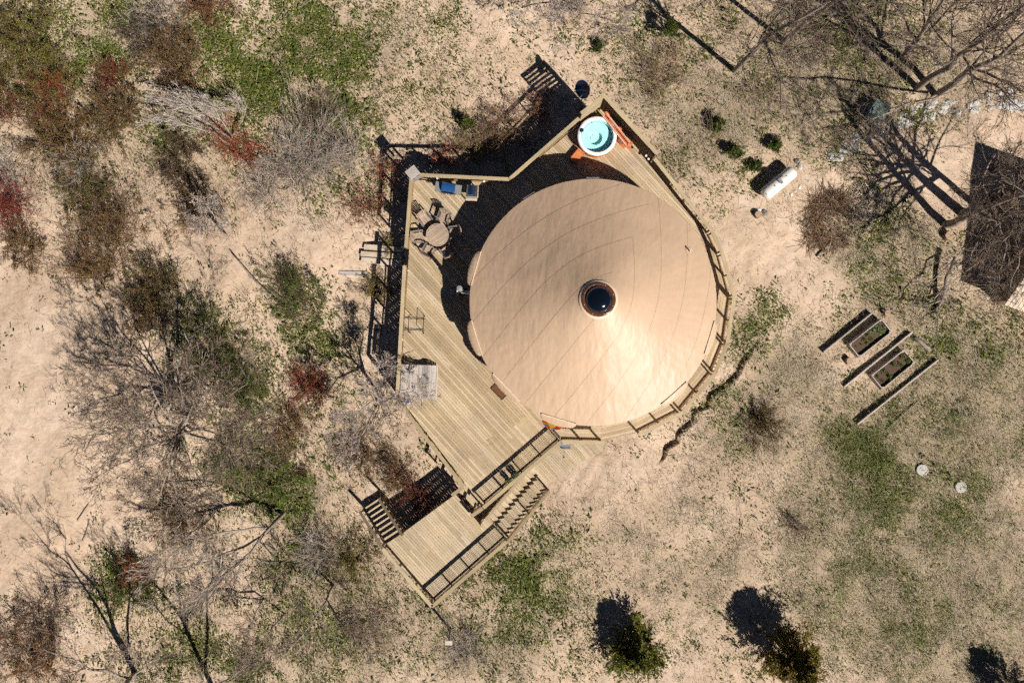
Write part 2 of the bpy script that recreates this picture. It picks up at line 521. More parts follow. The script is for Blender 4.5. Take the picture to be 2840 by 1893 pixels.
def boards(poly, ztop, width, parent, mat, hole=None, joint=4.2, gap=0.010, th=0.035, name='board', rnd=random.Random(3)):
    v0 = min(p.dot(Vv) for p in poly); v1 = max(p.dot(Vv) for p in poly)
    n = 0; row = 0; v = v0
    while v < v1:
        lo, hi = v + gap / 2, v + width - gap / 2
        mid, a_, b_ = spans(poly, (lo + hi) / 2, hole), spans(poly, lo + 1e-4, hole), spans(poly, hi - 1e-4, hole)
        if not (len(a_) == len(mid) == len(b_)): a_ = b_ = mid
        for (m0, m1), (l0, l1), (h0, h1) in zip(mid, a_, b_):
            cuts = [m0]
            t = m0 + rnd.uniform(0.9, joint)
            while t < m1 - 0.8: cuts.append(t); t += rnd.uniform(joint * 0.7, joint * 1.15)
            cuts.append(m1)
            for k in range(len(cuts) - 1):
                s, e = cuts[k], cuts[k + 1]
                sl, sh_ = (l0, h0) if k == 0 else (s + .003, s + .003)
                el, eh = (l1, h1) if k == len(cuts) - 2 else (e - .003, e - .003)
                c = U * ((s + e) / 2) + Vv * ((lo + hi) / 2)
                cu, cv = (s + e) / 2, (lo + hi) / 2
                q = [(sl - cu, lo - cv), (el - cu, lo - cv), (eh - cu, hi - cv), (sh_ - cu, hi - cv)]
                me = MB().prism(q, -th, 0).mesh(name, mat)
                link(name, me, parent, wm=Matrix.Translation((c.x, c.y, ztop + rnd.uniform(-.0015, .0015))) @ Matrix.Rotation(BD, 4, 'Z'))
                n += 1
        v += width; row += 1
    return n

deck = thing('deck', 'raised pine deck wrapped around the round tent', 'deck', (0, 4, 0.3))
nb = boards(OUT, DECK, 0.142, deck, M_deck, (YC, YWALL - 0.15), joint=9.5)
# the walkway round the tent: planks laid along each straight section
for i in range(len(VS) - 1):
    p, q = VS[i], VS[i + 1]
    o = Vector((YC.x, YC.y))
    d = (q - p).normalized(); nrm = Vector((-d.y, d.x))
    if nrm.dot(o - p) < 0: nrm = -nrm
    dist = nrm.dot(o - p)
    k = 0.04
    while dist - k > YWALL - 0.45:
        def at(pt, kk): return o + (pt - o) * ((dist - kk) / dist)
        a0, b0, b1, a1 = at(p, k), at(q, k), at(q, k + .134), at(p, k + .134)
        c = (a0 + b0 + b1 + a1) / 4
        an = math.atan2(d.y, d.x); R2 = Matrix.Rotation(-an, 2)
        pl = [R2 @ (z - c) for z in (a0, b0, b1, a1)]
        pl = [(x.x * 0.999, x.y) for x in pl]
        ar = sum(pl[j][0] * pl[(j + 1) % 4][1] - pl[(j + 1) % 4][0] * pl[j][1] for j in range(4))
        if ar < 0: pl.reverse()
        link('walkway_board', MB().prism(pl, -.035, 0).mesh('walkway_board', M_deck), deck, wm=Matrix.Translation((c.x, c.y, DECK)) @ Matrix.Rotation(an, 4, 'Z'))
        k += 0.142
EDGE = [A, B, C, E1] + VS + [EE, HH, GG]
for i in range(len(EDGE)):
    p, q = EDGE[i], EDGE[(i + 1) % len(EDGE)]
    d = (q - p).normalized(); s = d * 0.03
    beam_part('fascia', (p.x + s.x, p.y + s.y, DECK - .155), (q.x - s.x, q.y - s.y, DECK - .155), 0.038, 0.23, M_rail, deck)
    L = (q - p).length; m = max(1, round(L / 2.2))
    for j in range(m):
        c = p + (q - p) * (j / m); inn = (Vector((2.5, 2.0)) - c).normalized() * 0.22
        x, y = c.x + inn.x, c.y + inn.y
        g = gz1(x, y)
        if DECK - .28 - g > 0.3: beam_part('support_post', (x, y, g - .1), (x, y, DECK - .28), 0.14, 0.14, M_post, deck, up=(0, 1, 0))
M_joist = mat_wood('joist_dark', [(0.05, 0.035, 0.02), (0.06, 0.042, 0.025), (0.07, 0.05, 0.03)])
def joists(poly, ztop, parent, hole=None, step=.42, h=.185):
    """floor joists under the boards, across them"""
    us = [p.dot(U) for p in poly]; u = min(us) + .2
    while u < max(us) - .1:
        t = []
        for i in range(len(poly)):
            p, q = poly[i], poly[(i + 1) % len(poly)]
            a, b = p.dot(U) - u, q.dot(U) - u
            if (a > 0) != (b > 0): t.append((p + (q - p) * (a / (a - b))).dot(Vv))
        t.sort()
        for a, b in zip(t[::2], t[1::2]):
            if b - a < .3: continue
            p0, p1 = U * u + Vv * (a + .06), U * u + Vv * (b - .06)
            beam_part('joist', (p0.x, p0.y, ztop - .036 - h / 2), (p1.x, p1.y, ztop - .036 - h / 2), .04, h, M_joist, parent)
        u += step
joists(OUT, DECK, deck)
# beams below the joists
for i in range(9):
    v = -8.5 + i * 2.2
    for a, b in spans(OUT, v, None):
        p0, p1 = U * (a + .1) + Vv * v, U * (b - .1) + Vv * v
        if (p1 - p0).length > 0.6: beam_part('beam', (p0.x, p0.y, DECK - .34), (p1.x, p1.y, DECK - .34), 0.09, 0.22, M_post, deck)
print('deck boards', nb)

# ---------------------------------------------------------------- landing, stairs, lower platform
SD = (EE - D).normalized()                       # along the front railing, towards the lower left
SN = Vector((-SD.y, SD.x)); SN = -SN if SN.y > 0 else SN     # towards the lower right
LRZ = LAND + 0.95
La = Vector((-6.84, -10.95)); Lb = Vector((-4.23, -14.01)); Lc = Vector((-0.29, -10.57))
Lt = Vector((-5.79, -10.26)); SL = Vector((-1.36, -9.38)); SR = Vector((-0.27, -10.64))
FA = Vector((-3.10, -8.28)); FB = Vector((-2.10, -9.34)); FG = Vector((-1.68, -9.86))
LPOLY = [La, Lb, Lc, SL, FG, FB, FA, Lt]
landing = thing('landing', 'pine stair landing below the lower corner of the deck', 'landing', (-3.5, -11, 0.4))
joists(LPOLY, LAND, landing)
boards(LPOLY, LAND, 0.140, landing, M_land, None, joint=6.5, rnd=random.Random(8))
for i in range(len(LPOLY)):
    p, q = LPOLY[i], LPOLY[(i + 1) % len(LPOLY)]
    if (q - p).length < 0.3: continue
    d = (q - p).normalized() * .03
    beam_part('fascia', (p.x + d.x, p.y + d.y, LAND - .155), (q.x - d.x, q.y - d.y, LAND - .155), 0.038, 0.23, M_rail, landing)
for p in (La, Lb, Lc, Lt, (Lb + Lc) / 2, (La + Lb) / 2, FA):
    c = p + (Vector((-3.5, -11)) - p).normalized() * .25
    beam_part('support_post', (c.x, c.y, gz1(c.x, c.y) - .1), (c.x, c.y, LAND - .27), .14, .14, M_post, landing, up=(0, 1, 0))

def stairs(name, label, pl, pr, run, n, ztop, rise, mat, tread_w, gap=0.02, boards_n=2, th=.038, closed=False):
    """pl/pr: left and right end of the top nosing; run: horizontal step vector; n treads below the top"""
    s = thing(name, label, 'stairs', ((pl + pr).x / 2, (pl + pr).y / 2, ztop - rise * n))
    rl = run.length; rd = run / rl
    for i in range(n):
        z = ztop - rise * (i + 1)
        for k in range(boards_n):
            bw = (tread_w - .006 * (boards_n - 1)) / boards_n
            o = rd * (rl * i + bw / 2 + k * (bw + .006) + .01)
            beam_part('tread', (pl.x + o.x, pl.y + o.y, z - th / 2), (pr.x + o.x, pr.y + o.y, z - th / 2), bw, th, mat, s)
        if closed:
            o = rd * (rl * i + .006)
            beam_part('riser', (pl.x + o.x, pl.y + o.y, z + rise / 2 - .022), (pr.x + o.x, pr.y + o.y, z + rise / 2 - .022), .02, rise - .045, mat, s)
    for p in (pl, pr):
        inn = (pl + pr) / 2 - p; inn = inn.normalized() * .03
        a = p + inn; b = a + rd * (rl * n)
        beam_part('stringer', (a.x, a.y, ztop - .26), (b.x, b.y, ztop - rise * n - .26 + .06), .04, .26, M_rail, s)
    return s

def rail_run(name, label, pts, floor_z, mesh=True, post_every=1.25, zs=None, low=None, cap=0.19, double=False, group='deck railings', slats=0, h=0.95):
    """a railing along the ground points pts; zs: floor height at each point when it slopes"""
    zs = zs or [floor_z] * len(pts)
    r = thing(name, label, 'railing', (pts[0].x, pts[0].y, zs[0]), group=group)
    inn0 = Vector((2.0, 0.0)) if low is None else low
    for i in range(len(pts) - 1):
        p, q = pts[i], pts[i + 1]; z0, z1 = zs[i], zs[i + 1]
        d = (q - p); L = d.length; d = d / L
        nr = Vector((-d.y, d.x)); nr = nr if nr.dot(inn0 - (p + q) / 2) > 0 else -nr
        e = d * (cap * 0.0)
        beam_part('top_rail', (p.x - e.x, p.y - e.y, z0 + h - .019 + i * .0007), (q.x + e.x, q.y + e.y, z1 + h - .019 + i * .0007), cap, .038, M_rail, r)
        o = nr * .02
        def lv(z, w_, h_, nm, m_):
            beam_part(nm, (p.x + o.x + d.x * .05, p.y + o.y + d.y * .05, z0 + z), (q.x + o.x - d.x * .05, q.y + o.y - d.y * .05, z1 + z), w_, h_, m_, r)
        lv(h - .085, .04, .09, 'rail', M_rail)
        if not slats: lv(.10, .04, .09, 'rail', M_post)
        n = max(1, round(L / post_every))
        ts = [k * L / n for k in range(n + 1)]
        ts[0] = .09; ts[-1] = L - .09
        for t in ts:
            c = p + d * t - nr * .03; z = z0 + (z1 - z0) * t / L
            beam_part('post', (c.x, c.y, z - .12), (c.x, c.y, z + h - .045), .09, .09, M_post, r, up=(nr.x, nr.y, 0))
        for k in range(slats):
            zz = .08 + k * (h - .2) / max(1, slats - 1)
            oo = nr * .035
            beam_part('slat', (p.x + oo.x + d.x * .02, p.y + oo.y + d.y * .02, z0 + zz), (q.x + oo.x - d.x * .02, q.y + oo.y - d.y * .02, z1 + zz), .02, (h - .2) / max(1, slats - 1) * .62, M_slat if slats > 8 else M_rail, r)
        if mesh:
            mb = MB()
            sl = (z1 - z0) / L
            for k in range(1, int(L / .11)):
                t = k * .11; c = p + d * t + nr * .005; z = z0 + sl * t
                mb.box((c.x, c.y, z + .46), (.007, .007, .66), rz=math.atan2(d.y, d.x))
            for k in range(7):
                zz = .15 + k * .1
                a = p + nr * .005; b = q + nr * .005
                mb.beam((a.x, a.y, z0 + zz), (b.x, b.y, z1 + zz), .007, .007)
            part('wire_panel', mb, M_dark, r)
    return r

Wd = lambda a, b: Vector(W2(a, b, RAIL))
rail_run('deck_railing', 'pine railing on the left deck edge beside the round table', [A, Wd(1126, 687)], DECK, mesh=False)
rail_run('deck_railing', 'long left railing behind the slatted lounger and the metal rack', [Wd(1122, 736), GG], DECK, mesh=False)
rail_run('deck_railing', 'railing on the lower left deck edge above the dark gap', [GG, HH], DECK, mesh=False)
rail_run('deck_railing', 'short straight railing behind the two grills', [Vector(W2(1162, 485, RAIL)), B], DECK, mesh=False)
rail_run('deck_railing', 'railing running from behind the grills up to the hot tub', [B, Wd(1614, 321)], DECK, mesh=False)
rail_run('privacy_screen', 'tall slatted screen piece at the deck tip beside the satellite dish', [Vector(W2(1612, 315, DECK + 2.0)), C], DECK, mesh=False, post_every=1.6, slats=8, h=2.0, group='privacy screens')
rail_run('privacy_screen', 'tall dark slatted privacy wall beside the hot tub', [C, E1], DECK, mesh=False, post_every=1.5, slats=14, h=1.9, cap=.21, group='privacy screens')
Rm = E1 + (VS[0] - E1) * 0.32
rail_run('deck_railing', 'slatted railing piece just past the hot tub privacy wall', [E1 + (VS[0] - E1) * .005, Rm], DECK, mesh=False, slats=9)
rail_run('deck_railing', 'curved railing following the right side of the tent', [Rm] + VS[:-2], DECK, mesh=False, post_every=1.18)
rail_run('deck_railing', 'railing section between the bright sun hanging and the snow shovel', [VS[-2], D], DECK, mesh=False, post_every=1.18)
rail_run('deck_railing', 'front railing with wire mesh and potted plants behind it', [D, EE], DECK, post_every=1.28)
rail_run('landing_railing', 'lower left railing of the stair landing', [La, Lb], LAND, mesh=False, low=Vector((-3.5, -11)))
rail_run('landing_railing', 'landing railing with wire mesh along the sand slope', [Lb, Lc], LAND, low=Vector((-3.5, -11)), post_every=1.3)
rail_run('landing_railing', 'short guard rail on the landing beside the long flight', [FB + Vector((-.05, .06)), FG], LAND, mesh=False, low=Vector((-3.5, -11)))

# short flight from deck to landing
stairs('short_stairs', 'short flight of three steps from deck to landing', HH + (EE - HH) * .06, EE + (HH - EE) * .04, SD * .28, 2, DECK, .18, M_land, .27)
rail_run('stair_rail', 'handrail of the short flight on its left', [HH + SD * .05, HH + SD * .86], DECK, mesh=False, zs=[DECK - .02, LAND + .02], low=Vector((-2.4, -8.6)), group='stair handrails')
rail_run('stair_rail', 'handrail of the short flight on its right', [EE + SD * .05, EE + SD * .86], DECK, mesh=False, zs=[DECK - .02, LAND + .02], low=Vector((-2.4, -8.6)), group='stair handrails')
# long flight down to the platform
LR = Vector((0.707, 0.707)) * .286
stairs('long_stairs', 'long flight with zigzag railing shadow down to the lower platform', SL, SR, LR, 11, LAND, .175, M_land, .275, closed=True)
run12 = LR * 11.6
mid = Vector((0.6, -9.0))
rail_run('stair_rail', 'handrail of the long flight on the deck side', [SL, SL + run12], LAND, mesh=False, zs=[LAND, LAND - .175 * 11.6], low=mid, group='stair handrails', post_every=1.7, cap=.15)
rail_run('stair_rail', 'handrail of the long flight on the sand side', [SR, SR + run12], LAND, mesh=True, zs=[LAND, LAND - .175 * 11.6], low=mid, group='stair handrails', post_every=1.7, cap=.15)
# open flight down to the sand on the left
LDn = Vector((-0.67, 0.742)) * .272
stairs('open_stairs', 'open flight of plank steps down to the sand', Lt, La, LDn, 8, LAND, .178, M_land, .27, boards_n=2)
gl = gz1(-8.3, -9.3)
mid = Vector((-7.2, -9.8))
rail_run('stair_rail', 'lower left handrail of the open plank steps', [La, La + LDn * 8.2], LAND, mesh=False, zs=[LAND, LAND - .178 * 8.2], low=mid, group='stair handrails', post_every=1.2, cap=.15)
rail_run('stair_rail', 'handrail of the open plank steps beside the shaded gap', [Lt, Lt + LDn * 8.2], LAND, mesh=True, zs=[LAND, LAND - .178 * 8.2], low=mid, group='stair handrails', post_every=1.2, cap=.15)
# lower platform, half buried in the sand
e = LR.normalized(); f = Vector((e.y, -e.x))
P0 = SL + LR * 11; PPOLY = [P0 - f * 1.2, P0 + f * 1.45, P0 + f * 2.4 + e * 4.2, P0 - f * 1.2 + e * 4.2]
platform = thing('platform', 'low plank platform half buried in sand below the deck', 'platform', (2.8, -7, 0))
boards(PPOLY, PLAT, 0.125, platform, M_land, None, joint=7, rnd=random.Random(5))

# ---------------------------------------------------------------- the round tent
EAVE = DECK + 2.42; APEX_R = 0.74; SLOPE = (DECK + 4.98 - EAVE) / (YR - APEX_R)
def mat_roof():
    m, nt, b = new_mat('tan_vinyl')
    geo = N(nt, 'ShaderNodeNewGeometry'); pos = geo.outputs['Position']
    n1 = noise(nt, pos, 0.35, 4); n2 = noise(nt, pos, 3.0, 5)
    c = ramp(nt, [(0.3, (0.47, 0.325, 0.215)), (0.7, (0.52, 0.365, 0.245))], n1).outputs[0]
    c = mixc(nt, c, ramp(nt, [(0.3, (0.97, 0.97, 0.97)), (0.7, (1.02, 1.02, 1.02))], n2).outputs[0], 1.0, 'MULTIPLY')
    nt.links.new(c, b.inputs['Base Color'])
    b.inputs['Roughness'].default_value = 0.46; b.inputs['Specular IOR Level'].default_value = 0.36
    mp = N(nt, 'ShaderNodeMapping'); mp.inputs['Rotation'].default_value = (0, 0, math.radians(-35)); mp.inputs['Scale'].default_value = (1.7, 0.6, 1)
    nt.links.new(pos, mp.inputs[0])
    w = noise(nt, mp.outputs[0], 1.3, 2, 0.5)
    w2 = noise(nt, pos, 40.0, 2)
    ad = N(nt, 'ShaderNodeMath', operation='MULTIPLY_ADD'); ad.inputs[1].default_value = 0.004
    nt.links.new(w2, ad.inputs[0]); nt.links.new(w, ad.inputs[2])
    bump(nt, ad.outputs[0], 0.26, 0.20, b)
    return m
M_roof = mat_roof()
M_awn = mat_plain('cream_trim', (0.62, 0.47, 0.34), 0.5, var=0.06)
M_brown = mat_plain('brown_ring', (0.10, 0.038, 0.02), 0.22, var=0.25, coat=0.4)
yurt = thing('yurt', 'large round tan tent with conical roof and dark dome', 'yurt', (YC.x, YC.y, DECK))
nT, nR = 304, 56
th = np.linspace(0, 2 * np.pi, nT, endpoint=False)
rr = np.concatenate([np.linspace(APEX_R, YR - .02, nR), [YR, YR + .012]])
TH, RR = np.meshgrid(th, rr)
k = (RR - APEX_R) / (YR - APEX_R)
rip = np.abs(np.sin(TH * 38)) - 0.6
Zr = EAVE + (YR - RR) * SLOPE
Zr += 0.008 * rip * np.clip(k * 1.4 - .4, 0, 1) * np.clip((1.02 - k) * 6, 0, 1)
xx, yy = YC.x + RR * np.cos(TH), YC.y + RR * np.sin(TH)
Zr += 0.012 * np.sin(1.9 * xx + 2.3 * np.sin(1.1 * yy)) * np.sin(2.1 * yy + 1.2 * np.sin(1.3 * xx)) * np.sin(np.pi * np.clip(k, 0, 1))
Zr -= 0.05 * np.sin(np.pi * np.clip(k, 0, 1))            # the cover sags a little between ring and eave
Zr[-1] -= 0.14                                            # valance
Zr[-2] = np.minimum(Zr[-2], Zr[-3])
vid = np.arange(TH.size).reshape(TH.shape); v2 = np.roll(vid, -1, 1)
Fr = np.stack([vid[:-1].ravel(), v2[:-1].ravel(), v2[1:].ravel(), vid[1:].ravel()], 1)[:, ::-1]
roof = link('roof', mesh_np('roof', np.stack([xx.ravel(), yy.ravel(), Zr.ravel()], 1), Fr, M_roof, True), yurt)
def roof_z(x, y):
    r = math.hypot(x - YC.x, y - YC.y); t = math.atan2(y - YC.y, x - YC.x); k = min(max((r - APEX_R) / (YR - APEX_R), 0), 1)
    z = EAVE + (YR - r) * SLOPE + .008 * (abs(math.sin(t * 38)) - .6) * max(0, k * 1.4 - .4) * min(1, max(0, (1.02 - k) * 6))
    z += .012 * math.sin(1.9 * x + 2.3 * math.sin(1.1 * y)) * math.sin(2.1 * y + 1.2 * math.sin(1.3 * x)) * math.sin(math.pi * k)
    return z - .05 * math.sin(math.pi * k)
M_seam = mat_plain('seam_vinyl', (0.39, 0.265, 0.17), 0.5, var=0.08)
# welded seams: straight lines on the flat pattern of the cone
kf = 0.82; ph0 = math.radians(-79.4); cut = math.radians(60)
for j in range(-4, 5):
    c = 1.42 * j + 0.35
    pts = []
    runs = []
    for s in np.linspace(-7, 7, 141):
        rho = math.hypot(c, s); r = rho * math.cos(math.atan(SLOPE))
        ph = ph0 + math.atan2(s, c)
        t = ph / kf
        while t < cut: ph += 2 * math.pi; t = ph / kf
        ok = APEX_R + .05 < r < YR - .02 and t < cut + 2 * math.pi
        if ok: pts.append((YC.x + r * math.cos(t), YC.y + r * math.sin(t)))
        if (not ok or s > 6.9) and len(pts) > 3: runs.append(pts)
        if not ok: pts = []
    for pts in runs:
        V = []; Fq = []
        for i, p in enumerate(pts):
            a, b = Vector(pts[max(i - 1, 0)]), Vector(pts[min(i + 1, len(pts) - 1)])
            if (b - a).length > 1.0 or (b - a).length < 1e-6: V = []; Fq = []; continue
            nn = Vector((-(b - a).y, (b - a).x)).normalized() * .013
            for sg in (-1, 1):
                x, y = p[0] + nn.x * sg, p[1] + nn.y * sg
                V.append((x, y, roof_z(x, y) + (.006 if sg < 0 else .003)))
            if len(V) >= 4: m = len(V); Fq.append((m - 4, m - 3, m - 1, m - 2))
        if Fq:
            me = bpy.data.meshes.new('seam'); me.from_pydata(V, [], Fq); me.materials.append(M_seam)
            link('seam', me, roof)
part('wall', MB().lathe([(YWALL, DECK - .05), (YWALL, EAVE + .05)], 96, (YC.x, YC.y, 0)), M_roof, yurt, smooth=True)
def pol(t, r): return (YC.x + r * math.cos(math.radians(t)), YC.y + r * math.sin(math.radians(t)))
for t0, hw, big in ((164, 8.2, 1), (197, 8.5, 1), (224.5, 9, .6), (253.5, 8.5, .9), (311.6, 8, .7), (343, 8, .6)):
    V = []; Fq = []
    n = 25
    for i in range(n):
        u = -1 + 2 * i / (n - 1); t = t0 + hw * u
        arch = math.sqrt(max(0, 1 - u * u)) ** .8
        fold = .012 * math.sin(i * 2.4)
        chord = (YR + .05) * math.cos(math.radians(hw)) / math.cos(math.radians(hw * u))
        for r, dz in ((chord - .10, .05), (YR + .03 + .17 * arch * big, .035 + fold), (YR + .06 + .22 * arch * big + fold, -.06), (YWALL - .02, -.5)):
            x, y = pol(t, r)
            z = (roof_z(x, y) if r < YR else EAVE) + dz
            V.append((x, y, z))
        if i:
            b = (i - 1) * 4
            Fq += [(b + k, b + k + 1, b + k + 5, b + k + 4) for k in range(3)]
    me = bpy.data.meshes.new('window_awning'); me.from_pydata(V, [], Fq); me.materials.append(M_roof)
    o = link('window_awning', me, yurt); smooth_by_angle(o, 60)
    a = pol(t0 - hw, YR - .04); b = pol(t0 + hw, YR - .04)
    beam_part('awning_batten', (*a, roof_z(*a) + .07), (*b, roof_z(*b) + .07), .055, .035, M_awn, o)
for t0, hw in ((90, 3.0), (121, 3.2)):
    a, b = pol(t0 - hw, YR + .03), pol(t0 + hw, YR + .03)
    beam_part('window_hood', (*a, EAVE - .08), (*b, EAVE - .08), .10, .05, M_galv, yurt)
zd = EAVE + (YR - APEX_R) * SLOPE
part('roof_collar', MB().lathe([(.93, -.09), (.89, -.045), (.83, -.015), (.79, .0)], 64, (YC.x, YC.y, zd + .03)), M_awn, yurt, smooth=True)
ring = part('skylight_ring', MB().lathe([(.80, -.05), (.81, .05), (.78, .10), (.73, .105), (.68, .08), (.645, .09), (.61, .06)], 64, (YC.x, YC.y, zd)), M_brown, yurt, smooth=True)
M_dome = mat_plain('smoked_acrylic', (0.002, 0.004, 0.007), 0.09, var=0.3, coat=1.0, nscale=2)
part('skylight_dome', MB().lathe([(.63 * math.cos(a), .32 * math.sin(a)) for a in np.linspace(0, math.pi / 2 - .01, 20)], 64, (YC.x, YC.y, zd + .07)), M_dome, yurt, smooth=True)
for i in range(8):
    t = 20 + 45 * i; x, y = pol(t, .73)
    part('bolt', MB().lathe([(.018, 0), (.018, .012), (.001, .016)], 8, (x, y, zd + .10)), M_galv, ring)
# small white pipe through the roof
vp = Vector((8.86, 4.49)); zv = roof_z(*vp)
vent = tag(link('vent_pipe', None, wm=Matrix.Translation((vp.x, vp.y, zv))), 'small white vent pipe sticking through the tan roof', 'vent pipe')
part('pipe', MB().lathe([(.035, -.1), (.035, .32), (.055, .33), (.055, .35), (.025, .35), (.025, .2), (.001, .2)], 16, (vp.x, vp.y, zv)), M_white, vent, smooth=False)
pn = Vector((math.cos(math.atan2(vp.y - YC.y, vp.x - YC.x)), math.sin(math.atan2(vp.y - YC.y, vp.x - YC.x))))
fl = MB()
Mx = Matrix.Rotation(math.atan2(pn.y, pn.x), 3, 'Z') @ Matrix.Rotation(math.atan(SLOPE), 3, 'Y')
fl.box((vp.x, vp.y, zv + .012), (.42, .36, .012), M=Mx)
part('flange', fl, M_roof, vent)
# ---------------------------------------------------------------- things on the deck
def rotz(o): return Matrix.Rotation(o, 4, 'Z')

# round table and six chairs
tp = W(1213, 651, DECK + .73)
table = thing('round_table', 'round slatted wooden table ringed by six chairs', 'table', (tp.x, tp.y, DECK))
TR = 0.60
rim = MB().lathe([(TR - .05, -.035), (TR, -.035), (TR, 0.004), (TR - .05, 0.004), (TR - .05, -.035)], 48, (0, 0, .73))
part('rim', rim, M_teak, table, local=True)
ta = math.radians(35)
for i in range(9):
    v = (i - 4) * .1215
    h = math.sqrt(max(0, (TR - .055) ** 2 - (abs(v) + .055) ** 2)) if abs(v) < TR - .12 else .14
    h = math.sqrt(max(.02, (TR - .052) ** 2 - (max(0, abs(v) - .0)) ** 2)) if abs(v) > .4 else math.sqrt((TR - .055) ** 2 - v * v)
    lo, hi = v - .057, v + .057
    def hw(q): return math.sqrt(max(.0004, (TR - .053) ** 2 - q * q))
    pl = [(-hw(lo), lo - v), (hw(lo), lo - v), (hw(hi), hi - v), (-hw(hi), hi - v)]
    me = MB().prism(pl, -.03, 0).mesh('tabletop_slat', M_teak)
    link('tabletop_slat', me, table, local=rotz(ta) @ Matrix.Translation((0, v, .73)))
for i in range(4):
    a = ta + math.pi / 4 + i * math.pi / 2
    link('leg', MB().box((0, 0, 0), (.07, .07, .70)).mesh('leg', M_teak), table, local=Matrix.Translation((.36 * math.cos(a), .36 * math.sin(a), .35)) @ rotz(a))
link('stretcher', MB().box((0, 0, .62), (.75, .05, .07), rz=ta + math.pi / 4).box((0, 0, .62), (.05, .75, .07), rz=ta + math.pi / 4).mesh('stretcher', M_teak), table, local=Matrix.Identity(4))

def make_chair(label, px, py, face, tip=0.0):
    p = W(px, py, DECK + .42)
    rz = face
    c = thing('patio_chair', label, 'chair', (p.x, p.y, DECK), rz, 'slatted wooden chairs round the table')
    if tip:
        c.matrix_basis = c.matrix_basis @ Matrix.Rotation(tip, 4, 'X'); WM[c] = c.matrix_basis.copy()
    I = Matrix.Identity(4)
    for i in range(6):               # seat slats, front to back; y points to the table
        x = (i - 2.5) * .078
        w0, w1 = .074, .062
        pl = [(x * .86 - w1 / 2, -.22), (x * .86 + w1 / 2, -.22), (x + w0 / 2, .22 - .8 * x * x), (x - w0 / 2, .22 - .8 * x * x)]
        link('seat_slat', MB().prism(pl, .40, .42).mesh('seat_slat', M_teak), c, local=I)
    for i in range(7):               # fanned back slats
        x = (i - 3) * .068
        p0 = Vector((x * .8, -.22 - .0 * abs(x), .40)); p1 = Vector((x * 1.35, -.40 + .9 * x * x, .93 - 1.0 * x * x))
        M, L = axes(p0, p1, (0, 1, .3))
        mb = MB().box((p0 + p1) / 2, (L, .056, .016), M=M)
        link('back_slat', mb.mesh('back_slat', M_teak), c, local=I)
    tr = MB()
    pts = [Vector((x, -.42 + .9 * x * x, .90 - 1.0 * x * x)) for x in np.linspace(-.29, .29, 9)]
    for a, b in zip(pts[:-1], pts[1:]): tr.beam(a, b, .03, .05, up=(0, .3, 1))
    link('back_rail', tr.mesh('back_rail', M_teak), c, local=I)
    for s in (-1, 1):
        link('armrest', MB().beam((s * .29, -.30, .64), (s * .31, .25, .63), .075, .024).mesh('armrest', M_dark_wood), c, local=I)
        link('leg', MB().beam((s * .29, .22, 0), (s * .29, .22, .62), .045, .06, up=(0, 1, 0)).mesh('leg', M_dark_wood), c, local=I)
        link('leg', MB().beam((s * .27, -.36, 0), (s * .27, -.24, .63), .045, .06, up=(0, 1, 0)).mesh('leg', M_dark_wood), c, local=I)
        link('side_rail', MB().beam((s * .255, -.25, .37), (s * .255, .22, .37), .025, .06).mesh('side_rail', M_dark_wood), c, local=I)
    return c
M_dark_wood = mat_wood('furniture_frame', [(0.14, 0.125, 0.12), (0.18, 0.155, 0.145), (0.22, 0.19, 0.17)])
for lb, px, py in (('sunlit patio chair left of the table nearest the grey corner box', 1180, 609),
                   ('sunlit patio chair on the grill side of the round table', 1230, 604),
                   ('patio chair right of the round table standing in tent shade', 1259, 645),
                   ('patio chair below the round table at the edge of shade', 1239, 695),
                   ('patio chair below left of the round table, mostly shaded', 1190, 693),
                   ('patio chair squeezed between round table and left railing', 1162, 657)):
    q = W(px, py, DECK + .42)
    a = math.atan2(tp.y - q.y, tp.x - q.x) - math.pi / 2
    make_chair(lb, px, py, a)

# the two grills
gp = W(1243, 519, DECK + 1.0)
g1 = thing('gas_grill', 'gas grill with metal lid coloured as mirrored blue sky and two grey side shelves', 'grill', (gp.x, gp.y, DECK), math.radians(-9), 'grills by the railing')
I4 = Matrix.Identity(4)
prof = [(-.24, .86), (-.24, 1.0), (-.16, 1.10), (.02, 1.14), (.18, 1.10), (.24, 1.0), (.24, .86)]
def extr(prof, x0, x1, mat, name, par, smooth=False):
    n = len(prof); V = [(x0, y, z) for y, z in prof] + [(x1, y, z) for y, z in prof]
    Fq = [(i, i + n, i + 1 + n, i + 1) for i in range(n - 1)] + [tuple(range(n)), tuple(range(2 * n - 1, n - 1, -1)), (n - 1, 2 * n - 1, n, 0)]
    me = bpy.data.meshes.new(name); me.from_pydata(V, [], Fq); me.materials.append(mat)
    return link(name, me, par, local=Matrix.Identity(4))
lid = extr(prof, -.33, .33, M_blue, 'lid', g1)  # reflective metal lid, the sky it mirrors put into its base colour
link('handle', MB().tube([(-.27, -.31, .95), (.27, -.31, .95)], .016, 8).box((-.24, -.27, .95), (.02, .08, .03)).box((.24, -.27, .95), (.02, .08, .03)).mesh('handle', M_steel), lid, local=I4)
link('firebox', MB().box((0, 0, .76), (.68, .50, .20)).mesh('firebox', M_dark), g1, local=I4)
link('control_panel', MB().box((0, -.285, .80), (.66, .07, .12)).mesh('control_panel', M_steel), g1, local=I4)
for i in range(3): link('knob', MB().tube([((i - 1) * .18, -.32, .80), ((i - 1) * .18, -.36, .80)], .025, 10).mesh('knob', M_dark), g1, local=I4)
